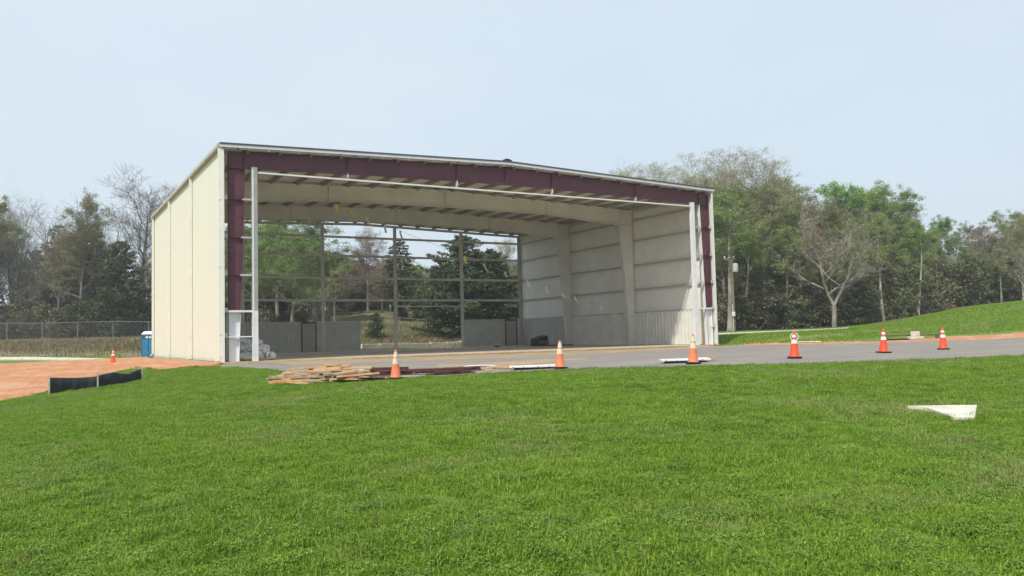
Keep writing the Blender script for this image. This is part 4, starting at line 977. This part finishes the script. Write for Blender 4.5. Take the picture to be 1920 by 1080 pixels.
def relief(name, src, leaf):
    tm, bm_, lm = KINDS[src]; c = lm.copy(); c.materials.clear(); c.materials.append(M[leaf]); KINDS[name] = (tm, bm_, c)
kind('bare', 18, 11, 'bark', spread=.36, first=.22, limbs=17, dense=1.9, twig=.022)
kind('bare2', 18, 12, 'bark_pale', spread=.30, first=.35, limbs=12, dense=1.0, twig=.02)
kind('pale', 18, 13, 'bark', 'leaf_pale', 42000, .06, .38, spread=.33, first=.3, limbs=18, dense=1.5)
kind('olive', 18, 14, 'bark', 'leaf_olive', 30000, .085, .45, spread=.32, first=.3, limbs=13)
kind('green', 18, 15, 'bark', 'leaf_spring', 34000, .095, .5, spread=.31, first=.25, limbs=14)
kind('bright', 18, 16, 'bark', 'leaf_bright', 36000, .10, .5, spread=.30, first=.3, limbs=14)
kind('fork', 12, 17, 'bark_pale', 'leaf_rust', 2600, .08, .3, spread=.28, first=.4, limbs=14, fork=True)
kind('slim', 16, 18, 'bark', 'leaf_olive', 14000, .08, .4, spread=.20, first=.5, limbs=10, dense=.8)
kind('slim2', 15, 19, 'bark_pale', 'leaf_spring', 12000, .08, .4, spread=.19, first=.55, limbs=9, dense=.8)
relief('red', 'pale', 'leaf_red'); relief('rust', 'olive', 'leaf_rust')
def conifer(h, seed, wr, nw, m_, droop=.15, start=.06, dens=1.0, leaf=.16):
    r = np.random.default_rng(seed); T_ = MB(); T_.tube((0,0,-.2), (0,0,h*.5), h*.014+.03, h*.009, 7, cap=False); T_.tube((0,0,h*.5), (0,0,h), h*.009, .01, 5, cap=False)
    B = MB(); pts = []
    for i in range(nw):
        t = start+(1-start)*i/nw; z = h*t; R = wr*(1-((t-start)/(1-start))**2.3)*r.uniform(.65, 1.12)+.35
        if t < .15: R *= .8
        for k in range(int(5+4*(1-t))):
            a = r.uniform(0, 6.283); l = R*r.uniform(.6, 1.12); d = np.array([math.cos(a), math.sin(a), 0]); up = .25*t-droop
            e = np.array([0,0,z])+d*l+np.array([0,0,l*up]); B.tube((0,0,z), tuple(e), .03, .008, 3, cap=False)
            n = int(22*l*dens+6); u = r.uniform(.15, 1.02, n)**.7; wdt = (.10+.22*l*(1-u))[:, None]
            c = np.array([0,0,z])+(e-np.array([0,0,z]))*u[:, None]+r.normal(size=(n, 3))*wdt*np.array([1,1,.45]); pts.append(c)
    C = np.concatenate(pts); return T_.mesh('trunk', M['bark_dark'], True), B.mesh('branches', M['bark_dark']), leaf_mesh('foliage', C, leaf, seed, m_, .45, .3)
KINDS['cedar'] = conifer(11, 31, 4.8, 46, M['needle'], -.16, .03, 2.0, .15)
KINDS['cedar2'] = conifer(9, 32, 2.5, 32, M['needle'], -.1, .04, 1.5, .14)
KINDS['pine'] = conifer(12, 33, 2.4, 24, M['needle'], .1, .22, .9, .18)
KINDS['young'] = conifer(3.0, 34, 1.0, 14, M['needle_mid'], .0, .06, 1.6, .09)
def bush(h, seed, leaf, nl, sz):
    r = random.Random(seed); B = MB(); tips = []
    for i in range(26):
        a = r.uniform(0, 6.28); d = Vector((math.cos(a)*r.uniform(.1,.9), math.sin(a)*r.uniform(.1,.9), 1)); l = h*r.uniform(.5, 1)
        p0 = Vector((r.gauss(0,.35), r.gauss(0,.35), -.1)); p1 = p0+d.normalized()*l*.5; p2 = p1+(d+Vector((r.gauss(0,.3), r.gauss(0,.3), .2))).normalized()*l*.5
        B.tube(p0, p1, .03, .02, 3, cap=False); B.tube(p1, p2, .02, .006, 3, cap=False)
        for k in range(7):
            t = r.uniform(.1, 1); q = p0.lerp(p1, t) if k < 3 else p1.lerp(p2, t); e = q+Vector((r.gauss(0,.4), r.gauss(0,.4), r.gauss(.2,.3)))*h*.28
            B.tube(q, e, .009, .004, 3, cap=False); tips += [tuple(e), tuple(q.lerp(e, .5))]
    return None, B.mesh('stems', M['bark_dark']), leaf_mesh('foliage', leaf_pts(np.array(tips), nl, .22, seed), sz, seed, M[leaf])
KINDS['bush'] = bush(3.2, 41, 'brush', 5000, .075); KINDS['bush2'] = bush(2.6, 42, 'brush_green', 4500, .075); KINDS['bushtan'] = bush(2.4, 43, 'leaf_rust', 900, .07)
HGT = dict(bare=18, bare2=18, pale=18, olive=18, green=18, bright=18, fork=12, slim=16, slim2=15, red=18, rust=18, cedar=11, cedar2=9, pine=12, young=3.0, bush=3.2, bush2=2.6, bushtan=2.4)
def _top(ms):
    z = []
    for q in ms:
        if q: a = np.empty(len(q.vertices)*3); q.vertices.foreach_get('co', a); z.append(a[2::3])
    return float(np.percentile(np.concatenate(z), 99.7))
for _k in HGT: HGT[_k] = _top(KINDS[_k])
NM = dict(cedar='cedar_tree', cedar2='cedar_tree', pine='pine_tree', young='young_pine', bush='shrub', bush2='shrub', bushtan='shrub')
def px_height(px, depth, zbase, py_top):
    # height so that the top sits at pixel row py_top
    t = (540-py_top)/CF; a = FW+RT*(px-960)/CF+UP*t
    return CZ+depth*a[2]-zbase
def tree(k, px, depth, top, label, group=None, wide=1.0, rot=None):
    q = ground_at(px, depth); h = px_height(px, depth, q[2], top) if top > 30 else top
    s = h/HGT[k]; nm = NM.get(k, 'tree')
    root = empty(nm, (q[0], q[1], q[2]-.05), RNG.uniform(0, 6.28) if rot is None else rot, label, 'shrub' if 'bush' in k else 'tree', group)
    root.scale = (s*wide, s*wide, s)
    tm, bm_, lm = KINDS[k]
    if tm: link('trunk', tm, root)
    link('branches' if tm else 'stems', bm_, root)
    if lm: link('foliage' if tm or 'bush' in k else 'crown', lm, root)
    return root
DESC = dict(bare='tall bare grey tree', bright='fresh green tree', pale='pale budding tree', slim='slim sparsely leafed tree', slim2='slim pale trunked tree', olive='olive budding tree', green='spring green tree', rust='rusty brown budding tree', bare2='bare twiggy tree', cedar='broad dark cedar', cedar2='narrow dark evergreen', pine='ragged dark pine', bush='brown green shrub', bush2='green leafed shrub', bushtan='thin tan shrub')
# trees that can be picked out
tree('bare', 262, 92, 308, 'tall bare tree with a wide fan of grey twigs behind the hangar left corner', None, 1.45, 1.2)
tree('olive', 152, 88, 356, 'dull green leafing tree at the left edge of the picture', None, .8)
tree('bare2', 205, 98, 385, 'bare pale trunked tree left of the wide fan tree', None, .9)
tree('cedar2', 225, 86, 452, 'dark cedar left of the portable toilet', None, 1.1)
tree('pine', 172, 90, 420, 'dark ragged pine behind the fence at the left edge', None, 1.0)
tree('bare2', 310, 96, 345, 'bare tree whose twigs rise over the hangar side wall', None, .9)
tree('green', 590, 92, 395, 'large leafing tree seen through the hangar at the left', None, 1.25, .6)
tree('bright', 520, 100, 392, 'bright green tree seen through the hangar next to the left jamb', None, 1.1)
tree('green', 475, 88, 410, 'spreading green tree seen between the maroon column and the jamb post', None, 1.2, 2.6)
tree('green', 548, 86, 430, 'nearer yellow green tree seen in the second rear bay', None, 1.15, 4.1)
tree('rust', 742, 100, 478, 'brown tree crown behind the middle rear post', None, 1.3)
tree('olive', 618, 96, 470, 'dull olive tree crown left of the reddish tree', None, 1.2)
tree('slim', 628, 84, 500, 'slender young tree behind the second rear post', None, 1)
tree('red', 690, 112, 428, 'reddish budding tree against the sky through the hangar', None, 1.1)
tree('rust', 650, 104, 480, 'brownish tree below the reddish one through the hangar', None, 1.2)
tree('pine', 752, 96, 448, 'dark evergreen behind the middle rear post', None, 1.35)
tree('rust', 715, 108, 500, 'brown budding tree in the middle of the rear opening view', None, 1.3)
tree('cedar', 870, 84, 442, 'big dark cedar filling the rear bay right of centre', None, 1.15, .3)
tree('cedar', 925, 86, 470, 'second dark cedar just right of the big one', None, 1.0, 2.1)
tree('cedar2', 825, 88, 505, 'smaller dark cedar left of the big one', None, 1.25)
tree('pale', 955, 96, 446, 'pale tan budding tree left of the rear right corner', None, .9)
tree('olive', 800, 108, 520, 'olive green tree behind the cedars through the hangar', None, 1.2)
tree('young', 706, 79, 586, 'small young pine on the bank in the rear opening', None, 1.0)
tree('fork', 1565, 65.5, 395, 'pale forked tree standing at the edge of the right wood', None, 1.1, -YAW)
tree('pale', 1395, 78, 276, 'tallest pale budding tree above the right wood', None, 1.1)
tree('pale', 1330, 84, 288, 'pale budding tree right above the end of the hangar roof', None, 1.05)
tree('pale', 1215, 98, 302, 'pale fine twigged tree showing over the hangar roof', None, 1.1)
tree('bare2', 1180, 104, 308, 'bare fine twigged tree farthest left over the hangar roof', None, 1.0)
tree('pale', 1262, 92, 310, 'low pale crown over the roof between two taller trees', None, 1.0)
tree('olive', 1360, 72, 335, 'olive leafing tree just right of the hangar end', None, .95)
tree('olive', 1440, 73, 330, 'olive leafing tree above the fourth cone', None, .95)
tree('green', 1470, 84, 325, 'green tree between the tall pale crown and the gap', None, .85)
tree('bare2', 1510, 88, 345, 'bare whitish twigged crown beside the bright green tree', None, .7)
tree('bright', 1590, 80, 336, 'bright green tree in the middle of the right wood', None, .95)
tree('bright', 1640, 82, 345, 'second bright green tree right of the middle of the wood', None, .9)
tree('green', 1690, 77, 345, 'loose green tree with bare top branches at the right', None, .9)
tree('olive', 1500, 78, 352, 'olive crown filling the dip left of the bright green tree', None, 1.0)
tree('olive', 1555, 76, 372, 'dull olive tree in front of the bright green crown', None, 1.0)
tree('green', 1665, 79, 372, 'yellow green tree between the two bright crowns and the slope', None, 1.05)
tree('green', 1408, 75, 345, 'yellow green tree below the tallest pale crown', None, 1.05)
tree('olive', 1730, 78, 410, 'olive tree whose crown slopes down to the right gap', None, .8)
tree('bright', 1775, 88, 405, 'leafy green tree at the right edge of the picture', None, .75)
tree('rust', 1530, 70, 430, 'rusty brown budding tree behind the forked tree', None, .85)
tree('cedar2', 1612, 67, 520, 'dark evergreen between forked tree and slim pale trunk', None, 1.1)
tree('cedar2', 1445, 70, 520, 'broad dark evergreen low in the wood above the fourth cone', None, .9)
tree('slim2', 1657, 68, 400, 'slim pale trunk rising above the fifth cone', None, .9)
tree('slim2', 1722, 70, 410, 'slim pale trunk at the top of the grass bank', None, .9)
tree('slim', 1760, 75, 430, 'slim trunk near the right edge on the bank', None, .9)
tree('slim2', 1368, 66.5, 360, 'thick pale trunk beside the utility pole', None, 1.3)
# the woods behind
kr = ['slim', 'slim2', 'olive', 'green', 'rust', 'olive', 'bare2', 'rust', 'olive', 'green', 'slim', 'bare', 'cedar2']
topR = lambda px: np.interp(px, [1150,1350,1460,1520,1600,1700,1740,1760,1800,1940], [320,310,345,375,360,375,430,440,395,350])
for i in range(84):
    px = 1310+(i*97.3 % 700); dp = 74+(i*7.7 % 34); k = kr[i % len(kr)]
    t = float(topR(px))+RNG.uniform(15, 110)
    if k in ('cedar2', 'pine'): t = RNG.uniform(470, 540)
    tree(k, px, dp, t, DESC[k]+' among the dense mixed wood right of the hangar', 'trees of the right wood', RNG.uniform(.8, 1.05))
for i in range(26):
    px = 1395+(i*41.7 % 420); dp = 68+(i*1.9 % 7)+max(0, (px-1640)*.05)
    tree(['slim2','slim','slim2'][i % 3], px, dp, float(topR(px))+RNG.uniform(60, 150), DESC[['slim2','slim','slim2'][i % 3]]+' at the front of the right wood', 'slim trees at the front of the right wood', RNG.uniform(.8, 1.0))
topL = lambda px: np.interp(px, [-60,100,160,200,260,330,420], [330,350,380,430,440,420,420])
for i in range(40):
    px = -60+(i*83.7 % 460); dp = 88+(i*6.1 % 30); k = ['pine','bare','bare2','rust','slim2','cedar2','slim','bare2'][i % 8]
    t = float(topL(px))+RNG.uniform(10, 90)
    if k == 'cedar2': t += 40
    tree(k, px, dp, t, DESC[k]+' among the dark wood left of the hangar', 'trees of the left wood', RNG.uniform(.85, 1.1))
for i in range(64):
    px = 430+(i*61.3 % 640); dp = 104+(i*5.3 % 38); k = ['olive','rust','green','rust','cedar','olive','slim'][i % 7]
    t = float(np.interp(px, [430,600,640,700,860,900,1000,1100], [415,425,470,475,500,470,455,440]))+RNG.uniform(0, 60)
    tree(k, px, dp, t, DESC[k]+' in the distance behind the hangar', 'trees behind the hangar', RNG.uniform(1.15, 1.5))
# shrubs at the wood edges
for i in range(100):
    px = 1330+(i*53.9 % 620); dp = 67.5+(i*3.3 % 14)+max(0, (px-1640)*.05); k = ['bush','bush','bush2','bush2'][i % 4] if i % 11 else 'bushtan'
    tree(k, px, dp, RNG.uniform(2.0, 4.6), DESC[k]+' in the undergrowth of the right wood', 'undergrowth shrubs of the right wood', RNG.uniform(.9, 1.4))
for i in range(34):
    px = -60+(i*41.9 % 420); dp = 85+(i*3.1 % 14); k = ['bush','bush2','bushtan','bush'][i % 4]
    tree(k, px, dp, RNG.uniform(2.2, 4.5), DESC[k]+' in the undergrowth of the left wood', 'undergrowth shrubs of the left wood', RNG.uniform(.9, 1.4))
for i in range(30):
    px = 450+(i*37.7 % 560); dp = 84+(i*4.3 % 22); k = ['bush','bushtan','bush2'][i % 3]
    if 660 < px < 800 and dp < 95: continue
    tree(k, px, dp, RNG.uniform(1.2, 3.2), DESC[k]+' on the rough bank behind the hangar', 'shrubs behind the hangar', RNG.uniform(.9, 1.3))
# deep wood beyond, reading as one dark mass of stems and twigs
def far_wood(name, p0, p1, d0, d1, h, n, label):
    V = MB(); tips = []
    for i in range(n):
        q = ground_at(RNG.uniform(p0, p1), RNG.uniform(d0, d1)); hh = h*RNG.uniform(.6, 1.1); tp = np.array([q[0]+RNG.normal(0,.6), q[1], q[2]+hh])
        V.tube(tuple(q), tuple(tp), .11, .03, 4, cap=False)
        for k in range(230):
            t = RNG.uniform(.04, 1); tips.append(q+(tp-q)*t+RNG.normal(0, 1, 3)*np.array([1.7, 1.7, .6]))
    o = V.build(name, M['bark_dark']); tag(o, label+', stems', 'wood', kind='stuff')
    me = leaf_mesh('undergrowth', np.array(tips), .15, 5, M['brush'], .5); l = link('undergrowth', me, o); l['kind'] = 'stuff'
far_wood('distant_wood', 1290, 2000, 98, 122, 7.5, 190, 'dim depth of the wood at the right')
far_wood('distant_wood', -120, 440, 106, 128, 8, 150, 'dim depth of the wood at the left')
far_wood('distant_wood', 430, 1120, 122, 145, 7.5, 190, 'low far wood behind the hangar')

# tufts of long dry grass and weeds on banks and road edges
def weeds(name, pts, n, sz, m_, label, seed):
    r = np.random.default_rng(seed); pts = np.array(pts); k = r.integers(0, len(pts)-1, n); t = r.uniform(0, 1, n)[:, None]
    P = pts[k, :2]*(1-t)+pts[k+1, :2]*t; P = P+r.normal(0, 1, (n, 2))*np.array([.35, .35])*(6 if sz > .15 else .6); z = hg(P[:, 0], P[:, 1])
    h = sz*r.uniform(.4, 1.2, n); a = r.uniform(0, 6.28, n); dx, dy = np.cos(a)*sz*.12, np.sin(a)*sz*.12
    V = np.stack([np.c_[P[:, 0]-dx, P[:, 1]-dy, z], np.c_[P[:, 0]+dx, P[:, 1]+dy, z], np.c_[P[:, 0]+r.normal(0, sz*.35, n), P[:, 1]+r.normal(0, sz*.35, n), z+h]], 1).reshape(-1, 3)
    mb = MB(); mb.v = V.tolist(); mb.f = [(3*i, 3*i+1, 3*i+2) for i in range(n)]; me = mb.mesh(name, m_); o = link(name, me); tag(o, label, 'grass', kind='stuff')
M['weed_dry'] = mat('dry_weed', (.28,.23,.13), .9, scale=2, col2=(.17,.15,.07), island=.4, trans=.2)
M['weed_green'] = mat('green_weed', (.09,.15,.025), .8, scale=2, island=.4, trans=.3)
weeds('dry_weeds', [ground_at(x, d) for x, d in ((-100,78),(60,77),(150,76),(250,77),(330,78),(250,80),(100,81),(-50,80))], 9000, .35, M['weed_dry'], 'dry tan weeds covering the bank at the left', 3)
weeds('dry_weeds', [ground_at(x, d) for x, d in ((480,76),(620,77),(700,79),(780,80),(900,81),(1000,83),(800,88),(650,88))], 12000, .4, M['weed_dry'], 'dry tan weeds on the bank behind the hangar', 4)
weeds('edge_weeds', [(p[0], p[1], 0) for p in road_near[2:15]], 9000, .055, M['weed_green'], 'ragged grass growing over the edge of the asphalt', 5)
weeds('slab_weeds', [(6, -.3, 0), (12, -.25, 0), (16, -.3, 0), (22, -.25, 0), (26, -.3, 0)], 2600, .09, M['weed_dry'], 'sparse weeds along the front edge of the concrete floor', 6)
def field(name, p0, p1, d0, d1, n, hgt, m_, label):
    px = RNG.uniform(p0, p1, n); d = RNG.uniform(d0, d1, n); fh = np.array([math.sin(YAW), math.cos(YAW)]); rh = np.array([math.cos(YAW), -math.sin(YAW)])
    P = np.array([CX, CY])+d[:, None]*fh+(d*(px-960)/CF)[:, None]*rh; z = hg(P[:, 0], P[:, 1]); a = RNG.uniform(0, 6.28, n); w2 = .03; h = hgt*RNG.uniform(.4, 1.3, n)
    V = np.stack([np.c_[P[:, 0]-w2*np.cos(a), P[:, 1]-w2*np.sin(a), z], np.c_[P[:, 0]+w2*np.cos(a), P[:, 1]+w2*np.sin(a), z], np.c_[P[:, 0]+RNG.normal(0,.03,n), P[:, 1]+RNG.normal(0,.03,n), z+h]], 1).reshape(-1, 3)
    mb = MB(); mb.v = V.tolist(); mb.f = [(3*i, 3*i+1, 3*i+2) for i in range(n)]; tag(link(name, mb.mesh(name, m_)), label, 'grass', kind='stuff')
field('bank_grass', 1335, 2000, 46.5, 64, 70000, .09, M['blade'], 'mown green grass on the rising bank at the right')
# clods on the clay
def clods(name, pts, n, sz, label, seed):
    r = np.random.default_rng(seed); mb = MB()
    for i in range(n):
        k = r.integers(0, len(pts)-1); t = r.uniform(); p = np.array(pts[k][:2])*(1-t)+np.array(pts[k+1][:2])*t+r.normal(0, .45, 2); z = hz(*p); s = sz*r.uniform(.3, 1.2)
        v = [(p[0]+s*r.uniform(.6,1.1)*a, p[1]+s*r.uniform(.6,1.1)*b_, z+c*s*.7*r.uniform(.5,1)+.02) for a, b_, c in ((1,0,0),(0,1,0),(-1,0,0),(0,-1,0),(.1,.1,1))]
        mb.add(v, [(0,1,4),(1,2,4),(2,3,4),(3,0,4)])
    tag(mb.build(name, M['clay']), label, 'clods', kind='stuff')
def pebbles(name, pts, n, sz, m_, label, seed):
    global M; keep = M['clay']; M['clay'] = m_; clods(name, pts, n, sz, label, seed); M['clay'] = keep
pebbles('loose_gravel', [(p[0], p[1]) for p in road_near[3:15]], 900, .022, M['asphalt'], 'loose gravel and crumbs along the lawn edge of the asphalt', 12)
pebbles('loose_gravel', [(3,-1.2),(8,-3),(14,-3.5),(20,-2.8),(26,-2),(31,-3)], 900, .04, M['soil_road'], 'dirt crumbs scattered on the dusty paving before the hangar', 13)
clods('clay_clods', [ground_px(x, y) for x, y in ((60,735),(160,708),(220,694),(290,688),(350,684),(250,684),(180,690),(100,700),(60,715),(160,688),(300,682))], 1100, .06, 'loose orange clay clods on the bare ground at the left', 8)
clods('clay_clods', [ground_at(x, d) for x, d in ((1350,50),(1400,48),(1450,44.5),(1520,42.3),(1620,41.8))], 700, .12, 'loose orange clay clods along the verge right of the hangar', 9)
